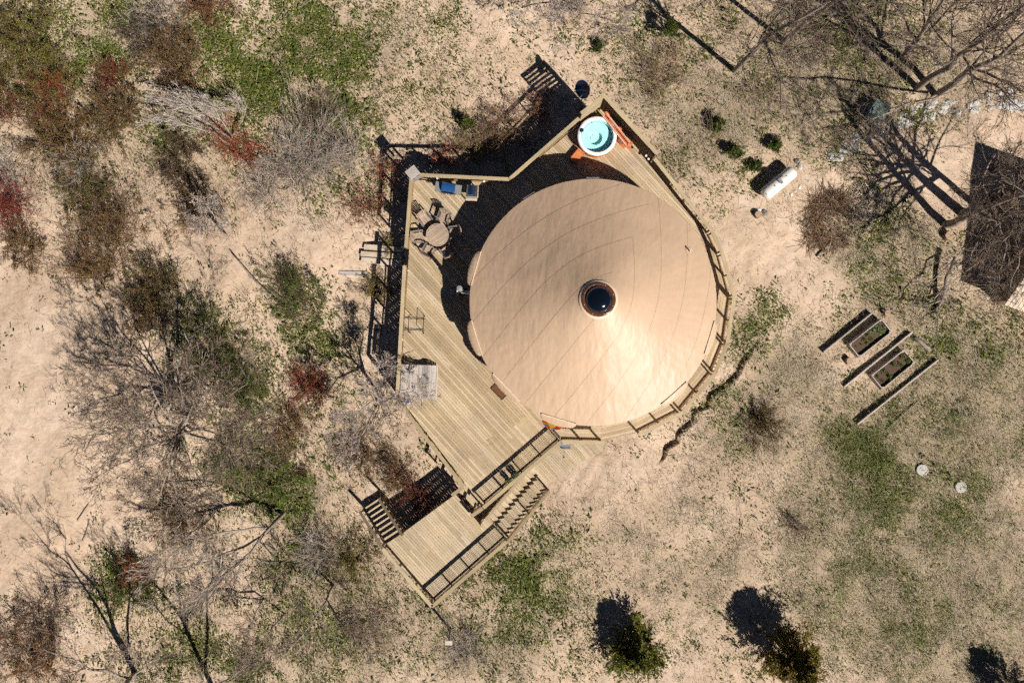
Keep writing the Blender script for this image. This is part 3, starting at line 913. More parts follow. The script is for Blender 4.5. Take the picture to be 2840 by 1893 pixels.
for s in (-1, 1):
    sh = link('side_shelf', MB().box((s * .52, -.01, .86), (.34, .46, .035)).mesh('side_shelf', M_greyplastic), g1, local=I4)
    link('towel_bar', MB().tube([(s * .37, -.27, .85), (s * .68, -.27, .85)], .012, 6).mesh('towel_bar', M_navy), sh, local=I4)
    for t in (-1, 1): link('leg', MB().box((s * .32, t * .2, .38), (.045, .045, .64)).mesh('leg', M_dark), g1, local=I4)
    link('wheel', MB().tube([(s * .35, .2, .08), (s * .39, .2, .08)], .08, 14).mesh('wheel', M_dark), g1, local=I4)
link('cart_shelf', MB().box((0, 0, .18), (.62, .42, .03)).mesh('cart_shelf', M_dark), g1, local=I4)

gp = W(1308, 533, DECK + .95)
g2 = thing('smoker_grill', 'small grill with shiny stainless barrel lid', 'grill', (gp.x, gp.y, DECK), math.radians(-3), 'grills by the railing')
n = 14; V = []; Fq = []
for y in (-.16, .36):
    for i in range(n + 1):
        a = math.pi * i / n; V.append((.29 * math.cos(a), y, .86 + .22 * math.sin(a)))
for i in range(n): Fq.append((i, i + 1, i + n + 2, i + n + 1))
Fq += [tuple(range(n + 1)), tuple(range(2 * n + 1, n, -1))]
me = bpy.data.meshes.new('lid'); me.from_pydata(V, [], Fq[:]); me.materials.append(M_steel)
lid2 = link('lid', me, g2, local=I4); smooth_by_angle(lid2, 30)
link('thermometer', MB().tube([(.03, .30, 1.06), (.03, .30, 1.10)], .04, 12).mesh('thermometer', M_dark), lid2, local=I4)
link('body', MB().box((0, .10, .72), (.60, .54, .28)).mesh('body', M_steel), g2, local=I4)
link('front_panel', MB().box((0, -.24, .83), (.60, .11, .05)).mesh('front_panel', M_galv), g2, local=I4)
link('handle', MB().tube([(-.25, -.21, .95), (.25, -.21, .95)], .016, 8).mesh('handle', M_steel), g2, local=I4)
link('front_shelf', MB().box((0, -.36, .80), (.60, .12, .03)).mesh('front_shelf', M_plank), g2, local=I4)
link('side_board', MB().box((.325, .05, .82), (.04, .62, .05)).mesh('side_board', M_plank), g2, local=I4)
for x in (-.26, .26):
    for y in (-.3, .32): link('leg', MB().box((x, y, .29), (.05, .05, .58)).mesh('leg', M_dark), g2, local=I4)

# grey box on the railing corner
bp = W(1144, 478, RAIL + .22)
cb = thing('corner_box', 'weathered grey wooden box on the railing corner', 'box', (bp.x, bp.y, RAIL - .04), math.radians(38))
link('body', MB().box((0, 0, .12), (.54, .48, .16)).mesh('body', M_grey), cb, local=I4)
for i in range(5): link('lid_slat', MB().box((0, (i - 2) * .112, .222), (.60, .106, .028)).mesh('lid_slat', M_grey), cb, local=I4)
link('bracket', MB().box((0, -.36, .06), (.44, .16, .03)).mesh('bracket', M_galv), cb, local=I4)
link('post', MB().box((0, 0, -.40), (.12, .12, .88)).mesh('post', M_post), cb, local=I4)

# hot tub
hp = W(1656, 376.5, DECK + .86); TRo = 1.03
M_shell = mat_plain('tub_shell', (0.62, 0.86, 0.85), 0.3, var=0.02)
tub = thing('hot_tub', 'round hot tub with white rim and turquoise water', 'hot tub', (hp.x, hp.y, DECK))
part('cabinet', MB().lathe([(.96, .02), (.98, .74)], 64), M_rust, tub, smooth=True, local=True)
part('rim', MB().lathe([(.95, .70), (1.0, .71), (TRo, .76), (TRo, .81), (TRo - .04, .86), (TRo - .14, .872), (TRo - .175, .86), (TRo - .19, .80)], 72), M_acry, tub, smooth=True, local=True)
RI = TRo - .19
part('shell', MB().lathe([(RI, .80), (RI - .02, .45), (RI - .07, .14), (RI - .2, .08), (.001, .08)], 72), M_shell, tub, smooth=True, local=True)
# moulded bench with a round foot well
def circ(cx, cy, r, n, a0=0, a1=2 * math.pi): return [(cx + r * math.cos(a), cy + r * math.sin(a)) for a in np.linspace(a0, a1, n)]
bench = MB()
cx, cy, rw = -.06, -.02, .36
ncirc = 72
bx, by, brad = -.16, .20, .72
ri = RI - .035
outer = []
for a in np.linspace(0, 2 * math.pi, ncirc, endpoint=False):
    d = np.array((math.cos(a), math.sin(a)))
    # ray from the well centre to the nearer of tub wall and bench edge
    def hit(c0, r0):
        o = np.array((cx, cy)) - np.array(c0); b_ = o @ d; c_ = o @ o - r0 * r0
        return -b_ + math.sqrt(max(1e-6, b_ * b_ - c_))
    t = hit((0, 0), ri)
    outer.append((cx + d[0] * t, cy + d[1] * t, cx + d[0] * (rw + .02), cy + d[1] * (rw + .02), cx + d[0] * rw, cy + d[1] * rw))
V = []; Fq = []
for o_ in outer:
    V += [(o_[0], o_[1], .09), (o_[0], o_[1], .50), (o_[0] * .985 + cx * .015, o_[1] * .985 + cy * .015, .52), (o_[2], o_[3], .52), (o_[4], o_[5], .49), (o_[4], o_[5], .30), (cx, cy, .30)]
for i in range(ncirc):
    j = (i + 1) % ncirc
    for k in range(6): Fq.append((i * 7 + k, j * 7 + k, j * 7 + k + 1, i * 7 + k + 1))
me = bpy.data.meshes.new('bench'); me.from_pydata(V, [], Fq); me.materials.append(M_shell)
be = link('bench', me, tub, local=I4); smooth_by_angle(be, 40)
def mat_water():
    m, nt, b = new_mat('tub_water')
    nt.nodes.remove(b)
    out = nt.nodes['Material Output']
    tr = N(nt, 'ShaderNodeBsdfTransparent'); gl = N(nt, 'ShaderNodeBsdfGlossy'); gl.inputs['Roughness'].default_value = 0.02
    fr = N(nt, 'ShaderNodeFresnel'); fr.inputs[0].default_value = 1.33
    mx = N(nt, 'ShaderNodeMixShader')
    geo = N(nt, 'ShaderNodeNewGeometry'); nn = noise(nt, geo.outputs['Position'], 6.0, 2)
    bm = N(nt, 'ShaderNodeBump'); bm.inputs['Strength'].default_value = 0.08; bm.inputs['Distance'].default_value = 0.05
    nt.links.new(nn, bm.inputs['Height']); nt.links.new(bm.outputs[0], gl.inputs['Normal'])
    nt.links.new(fr.outputs[0], mx.inputs[0]); nt.links.new(tr.outputs[0], mx.inputs[1]); nt.links.new(gl.outputs[0], mx.inputs[2])
    nt.links.new(mx.outputs[0], out.inputs['Surface'])
    tr.inputs[0].default_value = (0.80, 0.985, 0.98, 1)
    return m
part('water', MB().lathe([(.001, .70), (RI - .008, .70)], 64), mat_water(), tub, local=True)
sk = part('skimmer', MB().lathe([(.105, .0), (.105, .03), (.06, .04), (.001, .02)], 24, (-.80, .28, .862)), M_navy, tub, smooth=True, local=True)
for x, y, z in ((-.89, .20, .868), (-.91, .12, .868)): part('button', MB().lathe([(.02, 0), (.02, .01), (.001, .012)], 10, (x, y, z)), M_dark, tub, local=True)
for a in (28, 34, 40, 46, -32, -27, 108, 150): part('jet', MB().tube([((RI - .01) * math.cos(math.radians(a)), (RI - .01) * math.sin(math.radians(a)), .60), ((RI - .05) * math.cos(math.radians(a)), (RI - .05) * math.sin(math.radians(a)), .60)], .035, 10), M_navy, tub, local=True)
for x, y in ((-.30, .06), (-.32, -.10), (-.20, .18)): part('drain', MB().lathe([(.03, 0), (.03, .01), (.001, .012)], 10, (x, y, .525 if abs(x) > .31 else .31)), M_navy, tub, local=True)
# step stool by the tub
stp = W(1601, 432, DECK + .3)
st = thing('step_stool', 'orange wooden step at the foot of the hot tub', 'step', (stp.x, stp.y, DECK), math.radians(50))
for i in range(3): link('tread_slat', MB().box((0, -.14 + i * .14, .38), (.70, .13, .03)).mesh('tread_slat', M_rust), st, local=I4)
for s in (-1, 1): link('side_panel', MB().box((s * .33, 0, .18), (.03, .42, .36)).mesh('side_panel', M_rust), st, local=I4)
# folded tub cover standing on edge, under clear plastic
c0, c1 = W(1678, 318, DECK + .95), W(1742, 398, DECK + .95)
cv = thing('folded_cover', 'orange folded tub cover standing on edge against the slatted wall', 'cover', ((c0.x + c1.x) / 2, (c0.y + c1.y) / 2, DECK), math.atan2(c1.y - c0.y, c1.x - c0.x))
Lc_ = (c1 - c0).length
M_vinyl = mat_plain('orange_vinyl', (0.55, 0.15, 0.05), 0.35, var=0.12, coat=0.3)
M_clear = mat_plain('pale_plastic', (0.66, 0.52, 0.47), 0.2, var=0.1, coat=0.6)
link('panel', MB().box((0, .07, .50), (Lc_, .10, .92)).mesh('panel', M_vinyl), cv, local=I4)
link('panel', MB().box((0, -.07, .48), (Lc_ * .97, .10, .90)).mesh('panel', M_vinyl), cv, local=I4)
link('plastic_edge', MB().tube([(-Lc_ / 2, .115, .95), (Lc_ / 2, .115, .94)], .03, 8).tube([(-Lc_ / 2, -.125, .93), (Lc_ / 2, -.125, .92)], .03, 8).mesh('plastic_edge', M_clear), cv, local=I4)
for x, y, rz in ((-Lc_ / 2 - .02, .22, .5), (-Lc_ / 2 - .05, -.2, -.7), (Lc_ / 2 + .02, .2, -.4), (Lc_ / 2 + .12, -.02, .2), (Lc_ / 2 - .1, -.22, .6), (.05, .2, .3)):
    link('flap', MB().prism([(x - .15, y - .10), (x + .16, y - .04), (x + .09, y + .12), (x - .10, y + .07)], .62, .64).mesh('flap', M_vinyl), cv, local=I4)
for x in (-.5, .5): link('foot', MB().box((x, 0, .03), (.08, .30, .06)).mesh('foot', M_vinyl), cv, local=I4)

# chimney
kp = W(1274, 799, DECK + 3.1)
ch = thing('chimney_pipe', 'stainless stove chimney with round cap beside the tent wall', 'chimney', (kp.x, kp.y, DECK))
part('flue', MB().lathe([(.10, .35), (.10, 1.0), (.115, 1.0), (.115, 1.05), (.10, 1.05), (.10, 1.7), (.115, 1.7), (.115, 1.75), (.10, 1.75), (.10, 2.9)], 20), M_galv, ch, local=True)
part('cap', MB().lathe([(.001, 3.0), (.145, 3.0), (.145, 3.06), (.12, 3.10), (.001, 3.11)], 24), M_galv, ch, local=True)
part('thimble', MB().tube([(.05, -.05, .6), (.62, -.1, .6)], .10, 14), M_galv, ch, local=True)
for i in range(5):
    a = 2.4 + i * .33
    link('wood_brace', MB().beam((-.16 - .02 * i, .10 - .07 * i, .5), (-.16 - .02 * i, .10 - .07 * i, 1.9 - .22 * i), .09, .09, up=(0, 1, 0)).mesh('wood_brace', M_plank), ch, local=I4)
link('bracket', MB().beam((0, -.16, 1.9), (.55, -.2, 1.9), .04, .04).mesh('bracket', M_galv), ch, local=I4)
link('stand', MB().box((0, 0, .17), (.34, .34, .34)).mesh('stand', M_dark), ch, local=I4)
bk = W(1254, 809, DECK + .3)
bu = thing('ash_bucket', 'grey ash bucket on the shaded deck beside the chimney', 'bucket', (bk.x, bk.y, DECK))
part('pail', MB().lathe([(.001, .02), (.11, 0), (.14, .30), (.13, .30), (.12, .22), (.001, .22)], 20), M_galv, bu, local=True)
part('handle', MB().tube([(.14 * math.cos(a), .02, .30 + .10 * math.sin(a)) for a in np.linspace(0, math.pi, 9)], .006, 5), M_dark, bu, local=True)

# empty metal firewood rack
rk = W(1149, 899, DECK + .1)
ra = thing('log_rack', 'empty black metal log rack on the sunny deck', 'rack', (rk.x, rk.y, DECK), math.radians(-3))
for y in (-.30, .30): link('base_rail', MB().tube([(-.56, y, .10), (.56, y, .10)], .019, 6).mesh('base_rail', M_dark), ra, local=I4)
for x, dz in ((-.18, 1.05), (.54, .62)):
    link('end_hoop', MB().tube([(x, -.46, .02), (x, -.46, dz), (x, .46, dz), (x, .46, .02)], .019, 6).mesh('end_hoop', M_dark), ra, local=I4)
link('brace', MB().tube([(-.56, -.30, .10), (-.20, -.44, .6)], .012, 5).tube([(-.56, .30, .10), (-.20, .44, .6)], .012, 5).mesh('brace', M_dark), ra, local=I4)

# slatted lounger with a wave profile
l0 = W(1163, 1058, DECK + .45)
lo = thing('wave_lounger', 'wide grey slatted lounger with a wavy profile by the railing', 'lounger', (l0.x, l0.y, DECK), math.radians(-2.5))
def wave(u):     # u 0..1 from the railing to the open end
    pts = [(0, .86), (.10, .82), (.25, .62), (.42, .42), (.56, .36), (.66, .43), (.74, .50), (.84, .46), (.94, .32), (1, .18)]
    xs, zs = zip(*pts); return float(np.interp(u, xs, zs))
NS = 36; LX, LY = 1.86, 1.78
for i in range(NS):
    u = (i + .5) / NS
    sl = math.atan2(wave(min(1, u + .02)) - wave(max(0, u - .02)), .04 * LX)
    M = Matrix.Translation(((u - .5) * LX, 0, wave(u))) @ Matrix.Rotation(-sl, 4, 'Y') @ Matrix.Rotation(math.pi / 2, 4, 'Z')
    me = MB().box((0, 0, 0), (LY, .044 / max(.6, math.cos(sl)), .022)).mesh('slat', M_grey)
    link('slat', me, lo, local=M)
for y in (-.7, 0, .7):
    rb = MB()
    us = np.linspace(0.02, .98, 15)
    for a, b in zip(us[:-1], us[1:]): rb.beam(((a - .5) * LX, y, wave(a) - .05), ((b - .5) * LX, y, wave(b) - .05), .04, .07)
    link('rib', rb.mesh('rib', M_grey), lo, local=I4)
    for u in (.12, .45, .74): link('leg', MB().box(((u - .5) * LX, y, (wave(u) - .07) / 2), (.06, .06, wave(u) - .08)).mesh('leg', M_grey), lo, local=I4)
bb = W(1131, 1113, DECK + .25)
bl = thing('blue_ball', 'small blue striped ball beside the slatted lounger', 'ball', (bb.x, bb.y, DECK))
part('sphere', MB().lathe([(.15 * math.cos(a), .15 + .15 * math.sin(a)) for a in np.linspace(-1.56, 1.56, 12)], 20), M_blue, bl, smooth=True, local=True)
part('stripe', MB().lathe([(.152 * math.cos(a), .15 + .152 * math.sin(a)) for a in np.linspace(.5, .75, 4)], 20), M_white, bl, smooth=True, local=True)

# doormat
dm = W(1383, 1085, DECK + .01)
mt = thing('doormat', 'brown coir doormat with dark border at the tent door', 'doormat', (dm.x, dm.y, DECK), math.radians(-46))
M_coir = mat_plain('coir', (0.13, 0.05, 0.016), 0.95, var=0.35, nscale=40, bumpd=.01)
M_coird = mat_plain('coir_dark', (0.035, 0.018, 0.012), 0.95, var=0.6, nscale=45)
link('pile', MB().box((0, 0, .012), (.78, .30, .022)).mesh('pile', M_coir), mt, local=I4)
link('border', MB().box((-.42, 0, .011), (.07, .42, .02)).box((.42, 0, .011), (.07, .42, .02)).box((0, .18, .011), (.768, .06, .02)).box((0, -.18, .011), (.768, .06, .02)).mesh('border', M_coird), mt, local=I4)

# sun shaped hanging at the eave
s0 = W(1530, 1178, DECK + 1.9)
sf = thing('sun_hanging', 'rainbow sun hanging with yellow half disc under the eave', 'wall hanging', (s0.x, s0.y, DECK + 1.5), math.radians(-19))
cols = [(.55, .03, .02), (.62, .18, .02), (.02, .13, .25), (.60, .05, .02), (.65, .25, .03), (.03, .2, .3), (.55, .02, .02)]
tilt = Matrix.Rotation(math.radians(-38), 4, 'X')
for i in range(9):
    a0 = math.pi + math.pi * i / 9; a1 = math.pi + math.pi * (i + 1) / 9
    r0, r1 = .22, .52
    pl = [(r0 * math.cos(a0), r0 * math.sin(a0)), (r1 * 1.05 * math.cos(a0), r1 * .62 * math.sin(a0)), (r1 * 1.05 * math.cos(a1), r1 * .62 * math.sin(a1)), (r0 * math.cos(a1), r0 * math.sin(a1))]
    me = MB().prism(pl, -.008, .008).mesh('ray', mat_plain('ray_%d' % i, cols[i % 7], .5, var=.05))
    link('ray', me, sf, local=Matrix.Translation((0, .08, .42)) @ tilt)
link('sun_disc', MB().prism(circ(0, 0, .24, 17, math.pi, 2 * math.pi), -.012, .012).mesh('sun_disc', mat_plain('sun_yellow', (.65, .40, .02), .5, var=.05)), sf, local=Matrix.Translation((0, .085, .42)) @ tilt)
link('hook', MB().tube([(-.5, .1, .42), (-.52, .25, .75), (-.45, .5, .95)], .008, 5).tube([(.5, .1, .42), (.5, .4, .95)], .008, 5).mesh('hook', M_dark), sf, local=I4)

# pots on a stand by the front railing
for px, py, lb, r in ((1427, 1316, 'larger potted plant in dark pot by the front railing', .20), (1408, 1331, 'smaller green potted plant beside the larger pot', .15)):
    p = W(px, py, DECK + .4)
    po = thing('potted_plant', lb, 'potted plant', (p.x, p.y, DECK), group='pots by the front railing')
    part('pot', MB().lathe([(.001, .0), (r * .7, .0), (r, .36), (r * 1.05, .36), (r * 1.05, .39), (r * .9, .39), (r * .88, .34), (.001, .34)], 20), M_navy, po, local=True)
    ln = 140
    cp = np.stack([RNG.normal(0, r * .5, ln), RNG.normal(0, r * .5, ln), .38 + RNG.random(ln) * .28], 1)
    LEAF_JOBS = globals().setdefault('LEAF_JOBS', [])
    LEAF_JOBS.append((po, cp, .07, .03, (.16, .20, .04)))

# snow shovel on the lower platform
sv = W(1568, 1240, PLAT + .55)
sh = thing('snow_shovel', 'grey snow shovel leaning below the front railing', 'shovel', (sv.x, sv.y, PLAT), math.radians(-8))
bl_ = []
for i in range(9):
    u = -1 + 2 * i / 8
    bl_.append((u * .30, .0 + .03 * u * u))
V = []; Fq = []
for x, y in bl_:
    V += [(x, y + .13, .30), (x, y + .02, .36), (x, y - .10, .46)]
for i in range(8):
    Fq += [(i * 3, i * 3 + 1, i * 3 + 4, i * 3 + 3), (i * 3 + 1, i * 3 + 2, i * 3 + 5, i * 3 + 4)]
me = bpy.data.meshes.new('blade'); me.from_pydata(V, [], Fq); me.materials.append(mat_plain('shovel_grey', (.33, .38, .46), .45, var=.1))
bo = link('blade', me, sh, local=I4); so = bo.modifiers.new('solid', 'SOLIDIFY'); so.thickness = .012
link('shaft', MB().tube([(-.05, -.05, .40), (-.06, -.45, 1.1)], .016, 8).mesh('shaft', M_galv), sh, local=I4)
link('grip', MB().box((-.06, -.48, 1.14), (.10, .05, .09)).mesh('grip', M_dark), sh, local=I4)

# small white lamps on the rails
for px, py, lb, z in ((1213, 494, 'small white lamp under the rail behind the gas grill', RAIL - .12), (1343, 503, 'small white lamp under the rail by the stainless grill', RAIL - .12),
                   (1115, 941, 'small white lamp on the left rail above the lounger', RAIL - .12), (1792, 432, 'small white lamp on the dark slatted wall', DECK + .9),
                   (1799, 441, 'white outlet box below the lamp on the slatted wall', DECK + .6), (1205, 1238, 'small lamp on the lower left railing', RAIL - .12),
                   (1552, 1222, 'small lamp at the corner of the front railing', RAIL - .1), (2010, 948, 'small dark lamp on the curved railing', RAIL - .1)):
    p = W(px, py, z)
    ld = thing('rail_lamp', lb, 'lamp', (p.x, p.y, z - .05), group='small lamps on the railings')
    part('housing', MB().box((0, 0, .03), (.085, .085, .06)), M_white if 'white' in lb else M_dark, ld, local=True)
    part('lid', MB().box((0, 0, .068), (.10, .10, .012)), M_white if 'white' in lb else M_galv, ld, local=True)

# plank ramp at the gap in the left railing
rp = thing('plank_ramp', 'three pale planks laid as a ramp at the railing gap', 'ramp', (*W2(1050, 708, .8), .5))
for (a, b, c, d, h0, h1, w) in ((1010, 684, 1112, 693, .18, .50, .30), (1001, 703, 1113, 711, .16, .48, .28), (1002, 720, 1113, 730, .14, .42, .30)):
    p, q = G(a, b), G(c, d)
    z = max(p.z, q.z)
    beam_part('plank', (*W2(a, b, z + h0), z + h0), (*W2(c, d, z + h1), z + h1), w, .05, M_plank, rp)
q = G(1108, 708)
for dy in (-.35, .35): beam_part('leg', (q.x - .05, q.y + dy, q.z - .05), (q.x - .05, q.y + dy, q.z + .40), .09, .09, M_post, rp, up=(0, 1, 0))
stp2 = Vector(W2(1124, 710, DECK - .9))
for i in range(3): beam_part('step_board', (stp2.x + .02 + i * .12, stp2.y - .45, q.z + .75 + i * .42), (stp2.x + .07 + i * .12, stp2.y + .45, q.z + .75 + i * .42), .20, .04, M_plank, rp)
for s_ in (-.45, .45): beam_part('stringer', (stp2.x - .10, stp2.y + s_, q.z + .35), (stp2.x + .40, stp2.y + s_, DECK - .27), .04, .20, M_plank, rp)
p, q = G(941, 757), G(1020, 759)
tag(beam_part('loose_plank', (p.x, p.y, p.z + .05), (q.x, q.y, q.z + .05), .24, .05, M_grey, None), 'grey plank lying on sand below the ramp', 'plank')

# satellite dish
dp = W(1618, 247, DECK + .6); dg = gz1(dp.x, dp.y)
ds = thing('satellite_dish', 'dark blue oval satellite dish on a pole past the deck tip', 'satellite dish', (dp.x - .35, dp.y - .25, dg))
nd = Vector((-.66, -.42, .62)).normalized(); Mq = nd.to_track_quat('Z', 'Y').to_matrix().to_4x4()
prof = [(.001, 0)] + [(r, .28 * r * r) for r in np.linspace(.08, .47, 8)] + [(.485, .075), (.475, .05)]
me = MB().lathe(prof, 40).mesh('dish', M_navy, True)
dz = DECK + .6 - dg
link('dish', me, ds, local=Matrix.Translation((.35, .25, dz)) @ Mq)
link('rim', MB().lathe([(.48, .06), (.495, .07), (.48, .085)], 40).mesh('rim', M_galv), ds, local=Matrix.Translation((.35, .25, dz)) @ Mq)
link('pole', MB().tube([(.45, .32, -.2), (.45, .32, dz - .15), (.36, .26, dz - .02)], .03, 8).mesh('pole', M_galv), ds, local=I4)
link('feed_arm', MB().tube([(.28, -.05, dz - .15), (-.05, -.30, dz + .02)], .015, 6).box((-.07, -.31, dz + .03), (.12, .06, .06)).mesh('feed_arm', M_galv), ds, local=I4)

# ---------------------------------------------------------------- things in the yard
p = G(2160, 508); zc = p.z + .55
p = W(2160, 507, zc)
tk = thing('propane_tank', 'white horizontal propane tank lying on the sand', 'tank', (p.x, p.y, gz1(p.x, p.y)), math.atan2(75, 90), None)
dzt = zc - gz1(p.x, p.y); Lt_, Rt_ = 2.28, .375
prof = []
for a in np.linspace(-math.pi / 2, 0, 9): prof.append((Rt_ * math.cos(a) + .0001, -Lt_ / 2 + .26 + .26 * math.sin(a)))
for a in np.linspace(0, math.pi / 2, 9): prof.append((Rt_ * math.cos(a) + .0001, Lt_ / 2 - .26 + .26 * math.sin(a)))
me = MB().lathe(prof, 40).mesh('tank_body', M_white, True)
link('tank_body', me, tk, local=Matrix.Translation((0, 0, dzt)) @ Matrix.Rotation(math.pi / 2, 4, 'Y'))
for x in (-.6, .6):
    link('foot', MB().box((x, 0, (dzt - Rt_) / 2 + .02), (.10, .5, dzt - Rt_ + .1)).mesh('foot', M_greyplastic), tk, local=I4)
    link('weld_band', MB().lathe([(Rt_ + .001, -.012), (Rt_ + .006, 0), (Rt_ + .001, .012)], 40).mesh('weld_band', M_white), tk, local=Matrix.Translation((x * 1.45, 0, dzt)) @ Matrix.Rotation(math.pi / 2, 4, 'Y'))
for x in (-.42, .42, ): link('lifting_lug', MB().box((x, .03, dzt + Rt_ + .02), (.07, .015, .07)).mesh('lifting_lug', M_dark), tk, local=I4)
dome = link('valve_hood', MB().lathe([(.20, -.06), (.21, .10), (.17, .15), (.001, .165)], 28, (.08, .02, dzt + Rt_ - .02)).mesh('valve_hood', M_white, True), tk, local=I4)
link('hood_lid', MB().box((-.05, .04, dzt + Rt_ + .135), (.16, .34, .02)).mesh('hood_lid', M_greyplastic), dome, local=I4)
for x in (-.98, .98): link('end_ring', MB().tube([(x + .07 * math.cos(a), .07 * math.sin(a), dzt + .30) for a in np.linspace(0, 6.28, 13)], .012, 5).mesh('end_ring', M_dark), tk, local=I4)

def rock_mesh(name, seed, mat, flat=.6, n=14, m=8):
    r = np.random.default_rng(seed); V = []; 
    ph = r.uniform(0, 6.28, 6); am = r.uniform(.05, .16, 6)
    for j in range(m + 1):
        v = math.pi * j / m - math.pi / 2
        for i in range(n):
            u = 2 * math.pi * i / n
            k = 1 + am[0] * math.sin(2 * u + ph[0]) + am[1] * math.sin(3 * u + ph[1]) * math.cos(v) + am[2] * math.sin(2 * v + u + ph[2]) + am[3] * .6 * math.sin(5 * u + 3 * v + ph[3]) + r.normal(0, .03)
            V.append((k * math.cos(v) * math.cos(u), k * math.cos(v) * math.sin(u) * .78, k * flat * math.sin(v)))
    Fq = [(j * n + i, j * n + (i + 1) % n, (j + 1) * n + (i + 1) % n, (j + 1) * n + i) for j in range(m) for i in range(n)]
    me = bpy.data.meshes.new(name); me.from_pydata(V, [], Fq); me.materials.append(mat); me.update()
    return me
ROCKS = [rock_mesh('rock', 20 + i, M_stone, .30 + .04 * (i % 4), 9, 6) for i in range(7)]
M_darkstone = mat_plain('dark_stone', (0.17, 0.15, 0.14), 0.9, var=0.3, nscale=6, bumpd=.03)
DROCK = rock_mesh('rock', 77, M_darkstone, .6)
M_whitestone = mat_plain('white_stone', (0.66, 0.66, 0.66), 0.7, var=0.1)
WROCK = rock_mesh('rock', 78, M_whitestone, .6)

def rock(px, py, r, label, me, group=None, rz=None, sx=1.0):
    p = G(px, py)
    o = link('rock', me, wm=Matrix.Translation((p.x, p.y, p.z + r * .05)) @ rotz(rz if rz is not None else random.uniform(0, 6.28)) @ Matrix.Diagonal((r * sx, r, r, 1)))
    return tag(o, label, 'rock', group)
path = [(2296, 446), (2345, 418), (2385, 385), (2425, 378), (2470, 360), (2510, 330), (2550, 312), (2610, 302), (2660, 290), (2710, 282), (2770, 278), (2838, 280)]
seg = [math.hypot(path[i + 1][0] - path[i][0], path[i + 1][1] - path[i][1]) for i in range(len(path) - 1)]
tot = sum(seg)
rs = random.Random(4)
for k in range(88):
    t = rs.random() ** .75 * tot; i = 0
    while t > seg[i] and i < len(seg) - 1: t -= seg[i]; i += 1
    f_ = t / seg[i]; x = path[i][0] + (path[i + 1][0] - path[i][0]) * f_; y = path[i][1] + (path[i + 1][1] - path[i][1]) * f_
    w = 10 + 14 * (x > 2500)
    rock(x + rs.uniform(-8, 8), y + rs.uniform(-w, w), rs.uniform(.13, .28), 'pale grey stone in the rough row edging the sandy path', ROCKS[k % 7], 'stones edging the sandy path', sx=rs.uniform(1, 1.5))
for px, py, r, lb, me in ((2118, 590, .22, 'dark round stone beside the log stump', DROCK), (2106, 582, .13, 'small white stone on top of the stump group', WROCK), (2209, 447, .18, 'dark stone above the tank end', DROCK),
                          (2219, 463, .20, 'grey stone touching the upper tank end', ROCKS[2]), (2218, 519, .11, 'white stone right of the tank, farthest from it', WROCK), (2205, 530, .10, 'pale stone between two white ones beside the tank', ROCKS[1]),
                          (2194, 539, .11, 'white stone below the middle of the tank', WROCK), (2179, 545, .10, 'small pale stone nearest the tank underside', ROCKS[4]), (2243, 503, .10, 'lone pale stone right of the tank', ROCKS[3])):
    rock(px, py, r, lb, me)

def stump(px, py, r, h, label, lean=0):
    p = G(px, py)
    s = thing('tree_stump', label, 'stump', (p.x, p.y, p.z), group='cut stumps')
    pr = [(r * 1.05, -.08), (r, h * .5), (r * .97, h)]
    part('trunk', MB().lathe(pr, 18), M_stump, s, local=True)
    part('cut_face', MB().lathe([(r * .97, 0), (r * .9, .012), (r * .5, .010), (.001, .014)], 18, (0, 0, h)), M_endgrain, s, local=True)
M_endgrain = mat_plain('end_grain', (0.36, 0.25, 0.16), 0.9, var=0.3, nscale=18)
stump(2100, 596, .21, .28, 'round log stump below the propane tank')
stump(2350, 1000, .20, .34, 'stump beside the first garden bed')
stump(2455, 868, .17, .30, 'stump at the upper end of the garden beds')
stump(2625, 655, .26, .35, 'hollow stump below the three dark tree shadows')

# raised garden beds
def bed(label, c, h=.46, soil=.28):
    z = gz1(*W2(*c[0], .3))
    P_ = [Vector(W2(a, b, z + h)) for a, b in c]
    ctr = sum(P_, Vector((0, 0))) / 4
    bd = thing('garden_bed', label, 'garden bed', (ctr.x, ctr.y, z), group='raised garden beds')
    for i in range(4):
        p, q = P_[i], P_[(i + 1) % 4]
        d = (q - p).normalized() * (.03 if i % 2 else 0)
        for k in range(2):
            beam_part('side_plank', (p.x + d.x, p.y + d.y, z + h * (.25 + .5 * k)), (q.x - d.x, q.y - d.y, z + h * (.25 + .5 * k)), .045, h / 2 - .006, M_grey, bd)
        c2 = P_[i] + (ctr - P_[i]).normalized() * .09
        beam_part('corner_post', (c2.x, c2.y, z - .05), (c2.x, c2.y, z + h - .01), .09, .09, M_grey, bd, up=(0, 1, 0))
    inner = [p + (ctr - p) * .03 for p in P_]
    a = sum(inner[i].x * inner[(i + 1) % 4].y - inner[(i + 1) % 4].x * inner[i].y for i in range(4))
    if a < 0: inner.reverse()
    part('soil', MB().prism([(p.x, p.y) for p in inner], z - .05, z + soil), M_soil, bd)
    return P_, z + soil
BEDS = [bed('raised wooden garden bed nearer the tank, mixed seedlings', [(2356, 955), (2445, 885), (2473, 920), (2384, 990)]),
        bed('raised wooden garden bed between two long boards, neat seedlings', [(2418, 1041), (2507, 971), (2537, 1005), (2448, 1078)])]
for (a, b, c, d, lb) in ((2280, 976, 2414, 868, 'long edging board above the first garden bed'), (2338, 1071, 2524, 921, 'long edging board between the two garden beds'), (2373, 1175, 2596, 997, 'long edging board below the second garden bed')):
    p, q = G(a, b), G(c, d)
    tag(beam_part('edging_board', (p.x, p.y, p.z + .12), (q.x, q.y, q.z + .12), .075, .32, M_grey, None), lb, 'board', 'long edging boards')

